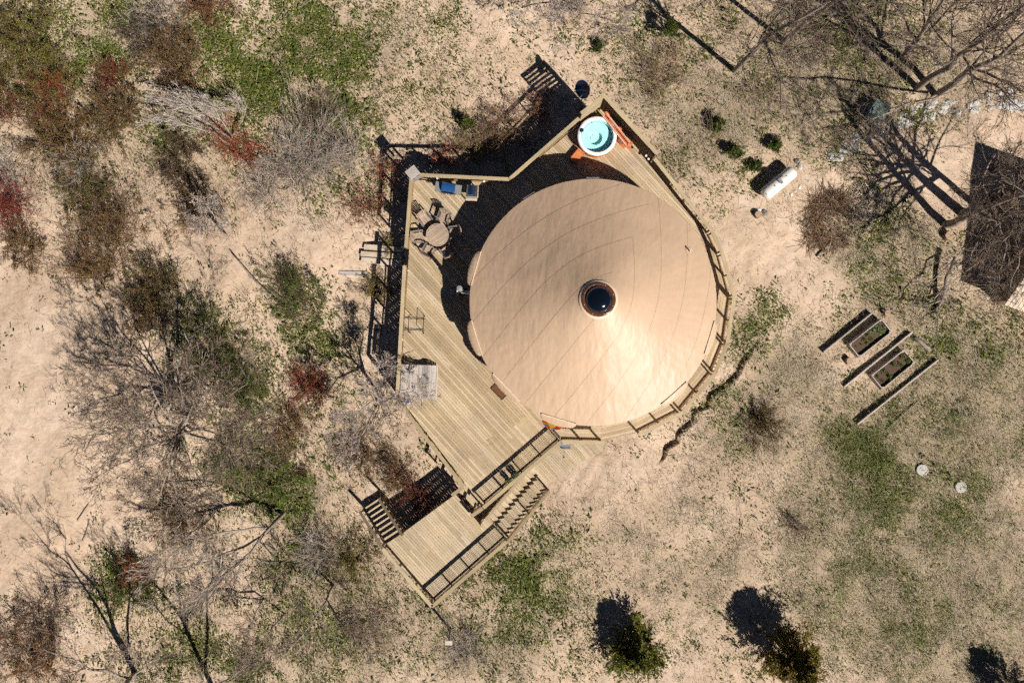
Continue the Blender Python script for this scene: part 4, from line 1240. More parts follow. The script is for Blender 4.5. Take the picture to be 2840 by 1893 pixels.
def log(pts, r0, r1, label, mat=None, name='log', cat='log', z=.08, n=8):
    P_ = []
    for i, (a, b) in enumerate(pts):
        g = G(a, b); P_.append(Vector((g.x, g.y, g.z + z)))
    rr_ = list(np.linspace(r0, r1, len(P_)))
    o = link(name, MB().tube(P_, rr_, n).mesh(name, mat or M_bark, True))
    return tag(o, label, cat)
log([(2534, 935), (2556, 952), (2578, 972)], .13, .11, 'short weathered log right of the garden beds')
log([(2455, 1192), (2500, 1150), (2545, 1112)], .035, .03, 'thin grey pole lying in grass below the beds')
log([(2264, 712), (2285, 690), (2310, 664), (2338, 652), (2375, 664)], .055, .02, 'bent pale branch fallen below the brush pile', cat='branch', name='fallen_branch')
log([(2120, 1180), (2124, 1172)], .03, .03, 'short dark stick on the litter') if False else None
log([(232, 1500), (243, 1470), (250, 1440), (245, 1440)], .045, .02, 'dark crooked stick on the open beach sand', name='fallen_branch', cat='branch')
log([(217, 1443), (235, 1415), (248, 1395)], .04, .015, 'upper dark stick on the open beach sand', name='fallen_branch', cat='branch')
log([(168, 1475), (186, 1494)], .04, .03, 'short dark stick left of the crooked one', name='fallen_branch', cat='branch')
log([(752, 820), (712, 780), (674, 735), (645, 700)], .07, .03, 'dark leaning dead log over the sandy path', name='dead_log', cat='log', z=.25)

for px, py, lb in ((2556, 1302, 'round concrete septic cover nearer the garden beds'), (2663, 1349, 'round concrete septic cover farther right in the grass')):
    p = G(px, py)
    cvr = thing('septic_cover', lb, 'cover', (p.x, p.y, p.z), group='round concrete covers')
    part('lid', MB().lathe([(.33, -.06), (.33, .09), (.31, .105), (.001, .11)], 36), M_conc, cvr, local=True)
    part('handle', MB().tube([(-.06, 0, .105), (-.05, 0, .125), (.05, 0, .125), (.06, 0, .105)], .008, 5), M_dark, cvr, local=True)

# utility box
p = G(2437, 312); p = W(2441, 305, p.z + .75)
ub = thing('utility_box', 'grey green metal utility box under bare branches', 'utility box', (p.x, p.y, gz1(p.x, p.y)), math.radians(-32))
M_ubox = mat_plain('utility_green', (0.16, 0.20, 0.18), 0.5, var=0.12, nscale=3)
part('cabinet', MB().box((0, 0, .36), (.90, .84, .74)), M_ubox, ub, local=True)
part('lid', MB().box((0, 0, .75), (.97, .91, .05)), M_ubox, ub, local=True)
part('door', MB().box((0, -.43, .38), (.78, .02, .60)), M_ubox, ub, local=True)
part('pad', MB().box((0, 0, -.04), (1.15, 1.1, .12)), M_conc, ub, local=True)

# garden lamp post at the bottom
p = G(1250, 1742)
lp = thing('lamp_post', 'small lamp on a wooden post below the landing', 'lamp post', (p.x, p.y, p.z))
tz = 1.75; tpx = W(1245, 1781, p.z + tz)
beam_part('post', (p.x, p.y, p.z - .1), (tpx.x, tpx.y + .05, p.z + tz - .05), .10, .10, M_grey, lp, up=(0, 1, 0))
beam_part('lamp_head', (tpx.x - .17, tpx.y, p.z + tz), (tpx.x + .17, tpx.y, p.z + tz), .20, .09, M_galv, lp)
beam_part('lamp_lid', (tpx.x - .19, tpx.y, p.z + tz + .055), (tpx.x + .19, tpx.y, p.z + tz + .055), .23, .02, M_grey, lp)

# the shed at the right edge
shc = Vector((26.9, 2.0)); rv = Vector((2.6, 5.9)); ev = Vector((.94, -.35)).normalized(); ze, zr_ = 1.7, 4.5
shed = thing('shed', 'tan roofed shed reaching in from the right edge', 'shed', (30, 8, 0))
M_shedroof = mat_wood('tan_metal_roof', [(0.50, 0.39, 0.29), (0.53, 0.42, 0.31), (0.56, 0.44, 0.33)], rough=.45, grain=.25)
M_siding = mat_wood('shed_siding', [(0.28, 0.2, 0.13), (0.3, 0.22, 0.14), (0.33, 0.24, 0.16)])
EL = 9.0; npan = 40; pw = EL / npan
rl = Vector((rv.x, rv.y, zr_ - ze)); nn = Vector((ev.x, ev.y, 0)).cross(rl).normalized()
for side in (0,):
    for i in range(npan):
        a = shc + ev * (i * pw); b = shc + ev * ((i + 1) * pw - .02)
        if side == 0: q0, q1, z0_, z1_ = Vector((0, 0)), rv, ze, zr_
        else: q0, q1, z0_, z1_ = rv * 2, rv, ze, zr_
        m0 = (a + b) / 2
        beam_part('roof_panel', (m0.x + q0.x, m0.y + q0.y, z0_), (m0.x + q1.x, m0.y + q1.y, z1_), pw - .03, .04, M_shedroof, shed)

ii = .35
w0 = shc + ev * ii + rv.normalized() * .4; w1 = shc + ev * ii + rv - rv.normalized() * .3
gzs = 0.0
mbw = MB()
k0 = ze + .4 * (zr_ - ze) / rv.length - .05
V = [(w0.x, w0.y, -.5), (w1.x, w1.y, -.5), (w1.x, w1.y, zr_ - .3), ((w0.x + w1.x) / 2, (w0.y + w1.y) / 2, (k0 + zr_ - .3) / 2), (w0.x, w0.y, k0)]
w2, w3 = w0 + ev * (EL - .7), w1 + ev * (EL - .7)
V += [(w2.x, w2.y, -.5), (w3.x, w3.y, -.5), (w3.x, w3.y, zr_ - .3), (V[3][0] + ev.x * (EL - .7), V[3][1] + ev.y * (EL - .7), V[3][2]), (w2.x, w2.y, k0)]
me = bpy.data.meshes.new('wall'); me.from_pydata(V, [], [(0, 1, 2, 3, 4), (9, 8, 7, 6, 5), (0, 4, 9, 5), (1, 6, 7, 2)]); me.materials.append(M_siding)
link('wall', me, shed)
# ---------------------------------------------------------------- plants: generators
def tubes_np(P, R, sides=3):
    """P (n,k,3) polylines, R (n,k) radii -> verts, quads"""
    n, k, _ = P.shape
    T = np.empty_like(P)
    T[:, 1:-1] = P[:, 2:] - P[:, :-2]; T[:, 0] = P[:, 1] - P[:, 0]; T[:, -1] = P[:, -1] - P[:, -2]
    T /= np.linalg.norm(T, axis=2, keepdims=True) + 1e-9
    up = np.where(np.abs(T[..., 2:3]) < .9, np.array([0, 0, 1.0]), np.array([1.0, 0, 0]))
    x = np.cross(T, up); x /= np.linalg.norm(x, axis=2, keepdims=True) + 1e-9
    y = np.cross(T, x)
    an = np.arange(sides) * 2 * np.pi / sides
    V = P[:, :, None, :] + R[:, :, None, None] * (x[:, :, None, :] * np.cos(an)[None, None, :, None] + y[:, :, None, :] * np.sin(an)[None, None, :, None])
    b = np.arange(n * k * sides).reshape(n, k, sides)
    b2 = np.roll(b, -1, 2)
    F = np.stack([b[:, :-1], b2[:, :-1], b2[:, 1:], b[:, 1:]], -1).reshape(-1, 4)
    return V.reshape(-1, 3), F

def ribbons_np(P, R, rng=RNG):
    """flat strips for the finest twigs, turned at random about their length"""
    n, k, _ = P.shape
    T = P[:, -1] - P[:, 0]; T /= np.linalg.norm(T, axis=1, keepdims=True) + 1e-9
    u = rng.normal(0, .55, (n, 3)) + np.array([0, 0, 1.0])
    s = np.cross(T, u); s /= np.linalg.norm(s, axis=1, keepdims=True) + 1e-9
    V = np.stack([P - s[:, None] * R[..., None], P + s[:, None] * R[..., None]], 2)
    b = np.arange(n * k * 2).reshape(n, k, 2)
    F = np.stack([b[:, :-1, 0], b[:, :-1, 1], b[:, 1:, 1], b[:, 1:, 0]], -1).reshape(-1, 4)
    return V.reshape(-1, 3), F

def grow(P, R, per, ratio, ang, k=4, wobble=.18, up=.08, t0=.25, t1=1.0, thin=.55, tip=.35, rng=RNG, pull=None, minlen=.0):
    n, kk, _ = P.shape
    par = np.repeat(np.arange(n), per); m = len(par)
    t = rng.uniform(t0, t1, m); s = t * (kk - 1); i = np.minimum(s.astype(int), kk - 2); f = (s - i)[:, None]
    a, b = P[par, i], P[par, i + 1]
    st = a + (b - a) * f
    tan = b - a; tan /= np.linalg.norm(tan, axis=1, keepdims=True) + 1e-9
    L = np.linalg.norm(np.diff(P, axis=1), axis=2).sum(1)[par]
    q = rng.normal(size=(m, 3)); q -= tan * (q * tan).sum(1, keepdims=True); q /= np.linalg.norm(q, axis=1, keepdims=True) + 1e-9
    A = np.radians(rng.uniform(ang[0], ang[1], m))[:, None]
    d = tan * np.cos(A) + q * np.sin(A)
    ln = np.maximum(minlen, L * ratio * rng.uniform(.55, 1.25, m) * (1.15 - .5 * t))
    out = np.empty((m, k, 3)); out[:, 0] = st
    step = (ln / (k - 1))[:, None]
    for j in range(1, k):
        d = d + rng.normal(0, wobble, (m, 3)) + np.array([0, 0, up])
        if pull is not None: d = d + pull
        d /= np.linalg.norm(d, axis=1, keepdims=True)
        out[:, j] = out[:, j - 1] + d * step
    r0 = (R[par, i] * (1 - f[:, 0]) + R[par, i + 1] * f[:, 0]) * thin
    RR_ = r0[:, None] * np.linspace(1, tip, k)[None]
    return out, np.maximum(RR_, .0022)

def cat_mesh(name, parts, mat, smooth=True):
    """parts: list of (V, F, tint rows)"""
    V = []; F = []; T = []; o = 0
    for v, f, t in parts:
        V.append(v); F.append(f + o); o += len(v)
        T.append(np.broadcast_to(np.asarray(t, dtype=np.float32), (len(v), 3)))
    return mesh_np(name, np.concatenate(V), np.concatenate(F), mat, smooth, np.concatenate(T))

def tone(n, k, base, spread, rng=RNG):
    """one colour per item, repeated for its k vertices"""
    b = np.asarray(base)[None] * np.exp(rng.normal(0, spread, (n, 1))) * np.exp(rng.normal(0, spread * .35, (n, 3)))
    return np.repeat(np.clip(b, 0.003, .9), k, 0)

def leaves_np(C, length, width, base, spread=.3, rng=RNG, flat=.5, dirs=None):
    """diamond leaves at points C"""
    n = len(C)
    d = rng.normal(size=(n, 3)); d[:, 2] *= flat
    if dirs is not None: d = d * .6 + dirs
    d /= np.linalg.norm(d, axis=1, keepdims=True) + 1e-9
    u = rng.normal(size=(n, 3)) * .6 + np.array([0, 0, 1.0])
    s = np.cross(d, u); s /= np.linalg.norm(s, axis=1, keepdims=True) + 1e-9
    L = length * rng.uniform(.6, 1.4, (n, 1)); w = width * rng.uniform(.6, 1.3, (n, 1))
    nz = np.cross(s, d)
    V = np.stack([C, C + d * L * .5 + s * w * .5 + nz * L * .06, C + d * L, C + d * L * .5 - s * w * .5 + nz * L * .06], 1).reshape(-1, 3)
    F = np.arange(n * 4).reshape(n, 4)
    return V, F, tone(n, 4, base, spread, rng)

BARK = (.235, .19, .15); TWIG = (.15, .105, .075)

def bare_tree(label, trunks, name='bare_tree', cat='tree', limbs=7, dens=1.0, bark=BARK, twig=TWIG, pull=None, seed=0, ratio=.55, leafc=None, group='leafless trees', up=.06, z0=None, lev=(5, 5, 3), ang=(25, 65), buds=0, t0=.3):
    """trunks: list of ([(px, py, height above ground), ...], base radius, tip radius)"""
    rng = np.random.default_rng(seed + 100)
    g = G(*trunks[0][0][0][:2])
    tr = thing(name, label, cat, (g.x, g.y, g.z), group=group)
    tparts = []; lp = []; lr = []
    K = 7
    for pts, r0, r1 in trunks:
        ctl = np.array([W(a, b, g.z + h) for a, b, h in pts])
        s = np.linspace(0, 1, len(ctl)); u = np.linspace(0, 1, K)
        P = np.stack([np.interp(u, s, ctl[:, c]) for c in range(3)], 1)
        P[1:-1] += rng.normal(0, .06, (K - 2, 3))
        P[0, 2] -= .15
        lp.append(P); lr.append(np.linspace(r0, r1, K))
    P0, R0 = np.array(lp), np.array(lr)
    V, F = tubes_np(P0, R0, 8)
    link('trunk', mesh_np('trunk', V, F, M_bark, True), tr)
    P1, R1 = grow(P0, R0, limbs, ratio, ang, 7, .15, up, t0, 1.0, .5, .3, rng, pull)
    P2, R2 = grow(P1, R1, int(lev[0] * dens), .6, (20, 55), 6, .15, up, .12, 1.0, .6, .35, rng, pull)
    P3, R3 = grow(P2, R2, int(lev[1] * dens), .62, (18, 50), 4, .14, up, .12, 1.0, .65, .45, rng, pull)
    P4, R4 = grow(P3, R3, int(lev[2] * .8 * dens), .75, (18, 55), 3, .14, up * .5, .1, 1.0, .65, .5, rng, pull, .12)
    b = []
    for P, R, sd, c in ((P1, R1, 5, bark), (P2, R2, 4, np.array(bark) * .92)):
        V, F = tubes_np(P, R, sd); b.append((V, F, tone(len(P), P.shape[1] * sd, c, .12, rng)))
    tag(link('branches', cat_mesh('branches', b, M_stem), tr), kind='stuff')
    b = []
    R3 = np.maximum(R3, .0105); R4 = np.maximum(R4, .008)
    for P, R, c in ((P3, R3, np.array(bark) * .85), (P4, R4, twig)):
        V, F = ribbons_np(P, R, rng); b.append((V, F, tone(len(P), P.shape[1] * 2, c, .25, rng)))
    tag(link('twigs', cat_mesh('twigs', b, M_stem, False), tr), kind='stuff')
    if leafc is not None and buds:
        i = rng.integers(0, len(P4), buds)
        C_ = P4[i, rng.integers(1, 3, buds)]
        V, F, T = leaves_np(C_, .07, .03, leafc, .35, rng)
        link('leaves', cat_mesh('leaves', [(V, F, T)], M_leaf, False), tr)
    return tr

def shrub(label, px, py, rpx, h, stem, leafc=None, leaves=0, stems=40, lean=(0, 0), seed=0, name='shrub', cat='shrub', leaf=(.08, .035), group='shrubs', twn=6, thick=.013, arch=.0):
    rng = np.random.default_rng(seed + int(px * 7 + py))
    g = G(px, py); r = rpx / 49.3; h *= 1.3; leaves = int(leaves * 1.2)
    tr = thing(name, label, cat, (g.x, g.y, g.z), group=group)
    n = stems; K = 6
    a = rng.uniform(0, 2 * np.pi, n); q = np.sqrt(rng.uniform(0, 1, n))
    ox, oy = rng.normal(0, r * .25, n), rng.normal(0, r * .25, n)
    u = np.linspace(0, 1, K)[None]
    ex = r * q * np.cos(a) + lean[0] * r; ey = r * q * np.sin(a) + lean[1] * r
    hh = h * (1.05 - .55 * q) * rng.uniform(.55, 1.1, n)
    P = np.empty((n, K, 3))
    P[..., 0] = g.x + ox[:, None] + ex[:, None] * u ** 1.25; P[..., 1] = g.y + oy[:, None] + ey[:, None] * u ** 1.25
    P[..., 2] = hh[:, None] * (u ** .85 - arch * u ** 3)
    P[:, 1:] += rng.normal(0, .05 * r, (n, K - 1, 3)) * u[:, 1:, None]
    gzv = gz(P[:, 0, 0], P[:, 0, 1])
    P[..., 2] += gzv[:, None] - .03
    R = thick * rng.uniform(.7, 1.4, n)[:, None] * np.linspace(1, .45, K)[None]
    P2, R2 = grow(P, R, twn, .45, (15, 50), 4, .13, .03, .2, 1.0, .65, .5, rng, None)
    P3, R3 = grow(P2, R2, 3, .6, (18, 50), 3, .15, .0, .2, 1.0, .7, .6, rng, None, .08)
    R2 = np.maximum(R2, .007); R3 = np.maximum(R3, .0055)
    b = []
    V, F = tubes_np(P, R, 3); b.append((V, F, tone(len(P), P.shape[1] * 3, np.array(stem), .25, rng)))
    for P_, R_, k in ((P2, R2, .88), (P3, R3, .78)):
        V, F = ribbons_np(P_, R_, rng); b.append((V, F, tone(len(P_), P_.shape[1] * 2, np.array(stem) * k, .3, rng)))
    tag(link('stems', cat_mesh('stems', b, M_stem, False), tr), kind='stuff')
    if leaves:
        wgt = np.exp(rng.normal(0, .9, len(P2)))[np.arange(len(P3)) // 3]          # some sprays leafy, some bare
        i = rng.choice(len(P3), leaves, p=wgt / wgt.sum()); C_ = P3[i, rng.integers(0, 3, leaves)] + rng.normal(0, .04, (leaves, 3))
        V, F, T = leaves_np(C_, leaf[0], leaf[1], leafc, .42, rng)
        tag(link('foliage', cat_mesh('foliage', [(V, F, T)], M_leaf, False), tr), kind='stuff')
    return tr

def juniper(label, px, py, rpx, h, col, n, seed, name='juniper', group='junipers', ln=.10, wd=.03, cat='juniper', clumps=60, lean=(0, 0), spiky=1.0, pw=.85):
    """evergreen: upswept sprays packed with short scaly leaves"""
    rng = np.random.default_rng(seed + 900)
    g = G(px, py); r = rpx / 49.3
    tr = thing(name, label, cat, (g.x, g.y, g.z), group=group)
    tx, ty = g.x + lean[0], g.y + lean[1]
    V, F = tubes_np(np.array([[[g.x, g.y, g.z - .1], [(g.x + tx) / 2, (g.y + ty) / 2, g.z + h * .5], [tx, ty, g.z + h * .92]]]), np.array([[.05 + .02 * h, .03 + .012 * h, .008]]), 6)
    link('trunk', mesh_np('trunk', V, F, M_bark, True), tr)
    a = rng.uniform(0, 2 * np.pi, clumps); t = rng.uniform(.04, .97, clumps)
    irr = 1 + .22 * np.sin(3 * a + seed) + .12 * np.sin(5 * a + 2 * seed)
    rad = r * irr * (1 - t) ** pw * rng.uniform(.62, 1.08, clumps)
    K = 5; u = np.linspace(0, 1, K)[None]
    P = np.empty((clumps, K, 3))
    P[..., 0] = (g.x + (tx - g.x) * t)[:, None] + (rad * np.cos(a))[:, None] * u; P[..., 1] = (g.y + (ty - g.y) * t)[:, None] + (rad * np.sin(a))[:, None] * u
    P[..., 2] = g.z + (h * t)[:, None] + (.30 * rad + .16 * h * spiky * (1 - t) * rng.uniform(.3, 1, clumps))[:, None] * u ** 1.6
    P[:, 1:] += rng.normal(0, .03, (clumps, K - 1, 3))
    R = np.linspace(.012, .004, K)[None].repeat(clumps, 0)
    P2, R2 = grow(P, R, 7, .42, (20, 50), 4, .15, .10, .3, 1.0, .6, .5, rng, None, .12)
    V, F = tubes_np(P, R, 3); V2, F2 = ribbons_np(P2, np.maximum(R2, .004), rng)
    link('branches', cat_mesh('branches', [(V, F, tone(len(P), 15, (.16, .11, .07), .2, rng)), (V2, F2, tone(len(P2), 8, (.15, .11, .06), .2, rng))], M_stem), tr)
    i = rng.integers(0, len(P2), n); s = rng.uniform(0, 2.999, n); j = s.astype(int); f = (s - j)[:, None]
    C_ = P2[i, j] * (1 - f) + P2[i, j + 1] * f + rng.normal(0, .025, (n, 3))
    d = P2[i, j + 1] - P2[i, j]; d /= np.linalg.norm(d, axis=1, keepdims=True) + 1e-9
    V, F, T = leaves_np(C_, ln, wd, col, .32, rng, .6, d * 1.2)
    clump_t = np.exp(rng.normal(0, .22, len(P2)))
    T = T * np.repeat(clump_t[i], 4)[:, None]
    tag(link('foliage', cat_mesh('foliage', [(V, F, T)], M_leaf, False), tr), kind='stuff')
    return tr

def in_poly(x, y, poly):
    c = np.zeros(x.shape, bool); n = len(poly)
    for i in range(n):
        (x0, y0), (x1, y1) = poly[i], poly[(i + 1) % n]
        m = ((y0 > y) != (y1 > y)) & (x < (x1 - x0) * (y - y0) / (y1 - y0 + 1e-12) + x0)
        c ^= m
    return c
KEEP_OUT = [[tuple(p) for p in EDGE], [tuple(p) for p in PPOLY[:2]] + [(4.2, -7.0), tuple(PPOLY[3])]]
KEEP_SOFT = [[tuple(p) for p in LPOLY]]

KEEP_CIRC = [(*W2(2556, 1302, .1), .37), (*W2(2663, 1349, .1), .37), (*W2(2415, 937, .3), .55), (*W2(2400, 950, .3), .55), (*W2(2430, 925, .3), .55),
             (*W2(2477, 1024, .3), .6), (*W2(2460, 1040, .3), .55), (*W2(2495, 1008, .3), .55), (*W2(2160, 508, .3), .5), (*W2(2441, 305, .3), .5)]
def scatter(n, fn, rng, margin=60):
    """sample ground points with probability fn(px, py, x, y)"""
    xs, ys = [], []; got = 0
    while got < n:
        px = rng.uniform(-margin, 2840 + margin, 40000); py = rng.uniform(-margin, 1893 + margin, 40000)
        s = (CAMZ - .25) / FPX; x = (px - 1420) * s; y = (946.5 - py) * s
        ok = rng.random(40000) < fn(px, py, x, y)
        for k in KEEP_OUT: ok &= ~in_poly(x, y, k)
        for cx_, cy_, cr_ in KEEP_CIRC: ok &= (x - cx_) ** 2 + (y - cy_) ** 2 > cr_ ** 2
        xs.append(x[ok]); ys.append(y[ok]); got += ok.sum()
    x = np.concatenate(xs)[:n]; y = np.concatenate(ys)[:n]
    return x, y, gz(x, y)

# ---------------------------------------------------------------- ground cover
rg = np.random.default_rng(21)
def f_green(px, py, x, y):
    w = wob(x * 1.3, y * 1.3)
    g = patch(GREEN, px, py)
    return np.clip(g * (0.5 + 0.6 * w + .35 * wob(x * 4.1, y * 4.1)) * .5 + .012 - .10 * patch(BARE, px, py), 0, 1)
def tufts(n, fn, per, length, width, cols, rng, spread=.06, rise=.5):
    x, y, z = scatter(n, fn, rng)
    size = np.exp(rng.normal(0, .35, n))
    ci = rng.integers(0, len(cols), n); base = np.array(cols)[ci]
    m = n * per
    C_ = np.repeat(np.stack([x, y, z - .01], 1), per, 0); sz = np.repeat(size, per)[:, None]
    off = rng.normal(0, spread, (m, 3)) * sz; off[:, 2] = np.abs(off[:, 2]) * .5
    C_ = C_ + off
    d = np.stack([off[:, 0], off[:, 1], np.zeros(m)], 1); d /= np.linalg.norm(d, axis=1, keepdims=True) + 1e-9
    d = d + rng.normal(0, .4, (m, 3)); d[:, 2] = rise * rng.uniform(.3, 1.6, m); d /= np.linalg.norm(d, axis=1, keepdims=True)
    s = np.cross(d, np.array([0, 0, 1.0]) + rng.normal(0, .35, (m, 3))); s /= np.linalg.norm(s, axis=1, keepdims=True) + 1e-9
    L = length * rng.uniform(.5, 1.4, (m, 1)) * sz; w = width * rng.uniform(.6, 1.3, (m, 1)) * sz
    mid_ = C_ + d * L * .55; tipd = d + np.array([0, 0, -.5]); 
    V = np.stack([C_, mid_ + s * w * .5, mid_ + tipd * L * .45, mid_ - s * w * .5], 1).reshape(-1, 3)
    tcol = np.repeat(base * np.exp(rng.normal(0, .28, (n, 1))), per, 0) * np.exp(rng.normal(0, .2, (m, 1)))
    return V, np.arange(m * 4).reshape(m, 4), np.repeat(np.clip(tcol, .004, .8), 4, 0)
LOWX = lambda px: np.clip((px - 1900) / 300, 0, 1)
V, F, T = tufts(27000, lambda a, b, x, y: f_green(a, b, x, y) * (1 - .9 * LOWX(a) * (b > 1000)), 7, .125, .042, [(.13, .155, .02), (.10, .14, .02), (.15, .15, .035), (.07, .095, .018)], rg, .09, .6)
tag(link('ground_cover', cat_mesh('ground_cover', [(V, F, T)], M_leaf, False)), 'low green leafy ground cover growing in patches on the sand', 'ground cover', kind='stuff')
V, F, T = tufts(9500, lambda a, b, x, y: np.clip(f_green(a, b, x, y) * 1.3, 0, 1) * LOWX(a) * (b > 900), 8, .12, .020, [(.14, .165, .035), (.11, .14, .03), (.19, .18, .065)], rg, .13, .8)
tag(link('lawn_grass', cat_mesh('lawn_grass', [(V, F, T)], M_leaf, False)), 'short green grass in patches at the lower right', 'grass', kind='stuff')
# sparse sprouts all over
V, F, T = tufts(3600, lambda a, b, x, y: np.clip(.35 + .5 * wob(x * 2, y * 2), 0, 1) * (1 - .75 * patch(BARE, a, b)), 6, .12, .045, [(.09, .12, .025), (.05, .085, .02), (.11, .11, .03)], rg, .06, .7)
tag(link('sprouts', cat_mesh('sprouts', [(V, F, T)], M_leaf, False)), 'scattered small green sprouts over the sand', 'sprouts', kind='stuff')
# dry stalks and straw lying about
def straw(n, fn, cols, rng, length=.26, width=.012, lie=.22):
    x, y, z = scatter(n, fn, rng)
    a = rng.uniform(0, 2 * np.pi, n) ; a = np.where(rng.random(n) < .45, rng.normal(2.2, .5, n), a)
    L = length * np.exp(rng.normal(0, .45, n)); el = np.abs(rng.normal(0, lie, n))
    d = np.stack([np.cos(a) * np.cos(el), np.sin(a) * np.cos(el), np.sin(el)], 1)
    s = np.stack([-np.sin(a), np.cos(a), np.zeros(n)], 1)
    p = np.stack([x, y, z + .012], 1); w = (width * rng.uniform(.6, 1.5, n))[:, None] * .5; Lc_ = L[:, None]
    e_ = p + d * Lc_; w2_ = rng.uniform(.3, .9, (n, 1))
    V = np.stack([p - s * w, p + s * w, e_ + s * w * w2_, e_ - s * w * w2_], 1).reshape(-1, 3)
    F = np.arange(n * 4).reshape(n, 4)
    T = tone(n, 4, (1, 1, 1), .25, rng) * np.repeat(np.array(cols)[rng.integers(0, len(cols), n)], 4, 0)
    return V, F, np.clip(T, .004, .8)
def f_dry(px, py, x, y): return np.clip(patch(DRY, px, py) * (.45 + .6 * wob(x * 1.7 + 9, y * 1.7)) * .7 + .02, 0, 1) * (1 - .8 * patch(BARE, px, py))
V, F, T = straw(105000, f_dry, [(.52, .44, .32), (.45, .37, .26), (.33, .25, .17), (.22, .155, .10), (.56, .48, .36)], rg)
tag(link('dry_grass', cat_mesh('dry_grass', [(V, F, T)], M_stem, False)), 'dry straw and dead stalks lying across the sand', 'dry grass', kind='stuff')
# thin upright dead stems whose long shadows streak the sand
def f_stem(px, py, x, y): return np.clip(patch([(1150, 250, 260, 200, .8), (650, 480, 260, 120, .6), (420, 560, 250, 120, .5), (950, 620, 90, 90, .5), (1000, 1500, 200, 300, .4), (700, 1000, 200, 200, .4), (550, 1700, 250, 150, .4), (1900, 300, 200, 200, .6), (2300, 150, 300, 150, .5)], px, py) * (.5 + .5 * wob(x * 2, y * 2)), 0, 1)
V, F, T = straw(7500, f_stem, [(.22, .13, .09), (.30, .20, .13), (.16, .10, .07)], rg, .42, .011, .9)
tag(link('dead_stems', cat_mesh('dead_stems', [(V, F, T)], M_stem, False)), 'thin upright dead stems throwing streaky shadows on the sand', 'dead stems', kind='stuff')

# potted plants and garden bed seedlings
for po, cp, L_, w_, col in LEAF_JOBS:
    cp = cp + np.array(WM[po].translation)
    V, F, T = leaves_np(cp, L_, w_, col)
    link('foliage', cat_mesh('foliage', [(V, F, T)], M_leaf, False), po)
rb = np.random.default_rng(31)
def seedling(x, y, z, r, label, col, flower=None):
    s = thing('seedling', label, 'seedling', (x, y, z), group='seedlings in the garden beds')
    n = 46
    C_ = np.stack([x + rb.normal(0, r * .4, n), y + rb.normal(0, r * .4, n), z + rb.random(n) * r * 1.2], 1)
    V, F, T = leaves_np(C_, r * .9, r * .4, col, .25, rb)
    link('foliage', cat_mesh('foliage', [(V, F, T)], M_leaf, False), s)
    if flower is not None:
        link('flower', MB().lathe([(.001, 0), (.05, .02), (.035, .05), (.001, .06)], 8).mesh('flower', mat_plain('flower', flower, .6)), s, wm=Matrix.Translation((x, y, z + r * 1.3)))
for bi, rows in ((0, [(.25, .5, .06, 0), (.38, .35, .09, 0), (.38, .65, .09, 0), (.52, .3, .1, 0), (.52, .65, .1, 0), (.12, .4, .05, 0), (.68, .3, .18, 1), (.80, .55, .17, 1), (.86, .2, .14, 1), (.93, .6, .13, 1)]),
                 (1, [(.12, .3, .09, 0), (.14, .7, .09, 0), (.32, .3, .12, 0), (.34, .72, .14, 0), (.60, .32, .13, 0), (.72, .6, .13, 0), (.88, .28, .12, 0), (.92, .7, .13, 0)])):
    P_, zs_ = BEDS[bi]
    for k, (u, v, r, t) in enumerate(rows):
        p = P_[0] + (P_[1] - P_[0]) * u + (P_[3] - P_[0]) * v
        side = 'upper' if v < .5 else 'lower'
        rank = sum(1 for q in rows if (q[1] < .5) == (v < .5) and q[3] == t and q[0] < u); od = ('first', 'second', 'third', 'fourth', 'fifth')[rank]
        lab = ('%s broad pale-leaved seedling from the left on the %s side, first garden bed' % (od, side) if t else '%s small green seedling from the left on the %s side, first garden bed' % (od, side)) if bi == 0 else '%s green seedling from the left on the %s side, second garden bed' % (od, side)
        seedling(p.x, p.y, zs_, r, lab, (.14, .19, .07) if t else (.07, .12, .02))

# ---------------------------------------------------------------- evergreens
OLV = (.10, .105, .014); DGR = (.045, .065, .014)
juniper('rounded bright green juniper at the bottom, left of the dark one', 1757, 1778, 84, 3.0, (.125, .13, .02), 19000, 3, clumps=170, lean=(.0, -.1), spiky=.5, ln=.14, wd=.055)
juniper('tall golden brown juniper at the bottom with spiky shadow', 2166, 1790, 100, 4.3, (.17, .13, .024), 24000, 5, clumps=200, lean=(.15, -.15), ln=.15, wd=.055)
juniper('juniper mostly below the bottom right frame edge', 2810, 1925, 85, 3.2, DGR, 9000, 8, clumps=110, ln=.14, wd=.055)
for i, (px, py, r, h, lb) in enumerate(((1985, 350, 30, .9, 'small juniper nearest the hot tub wall, upper of the pair'), (2030, 425, 30, .8, 'small juniper below the one nearest the hot tub wall'),
        (2143, 405, 25, .7, 'small juniper right of the group, above the tank'), (2090, 466, 25, .6, 'small juniper just above the tank'), (1293, 345, 32, 1.0, 'small juniper casting shadow on sand left of the screen shadow'),
        (1660, 130, 20, .6, 'tiny juniper on sand above the satellite dish'), (1850, 100, 50, 1.6, 'dark juniper under the bare branches at the top'))):
    juniper(lb, px, py, r, h, (.075, .095, .018), int(1800 + 60 * r), 40 + i, clumps=34, ln=.09, wd=.03)

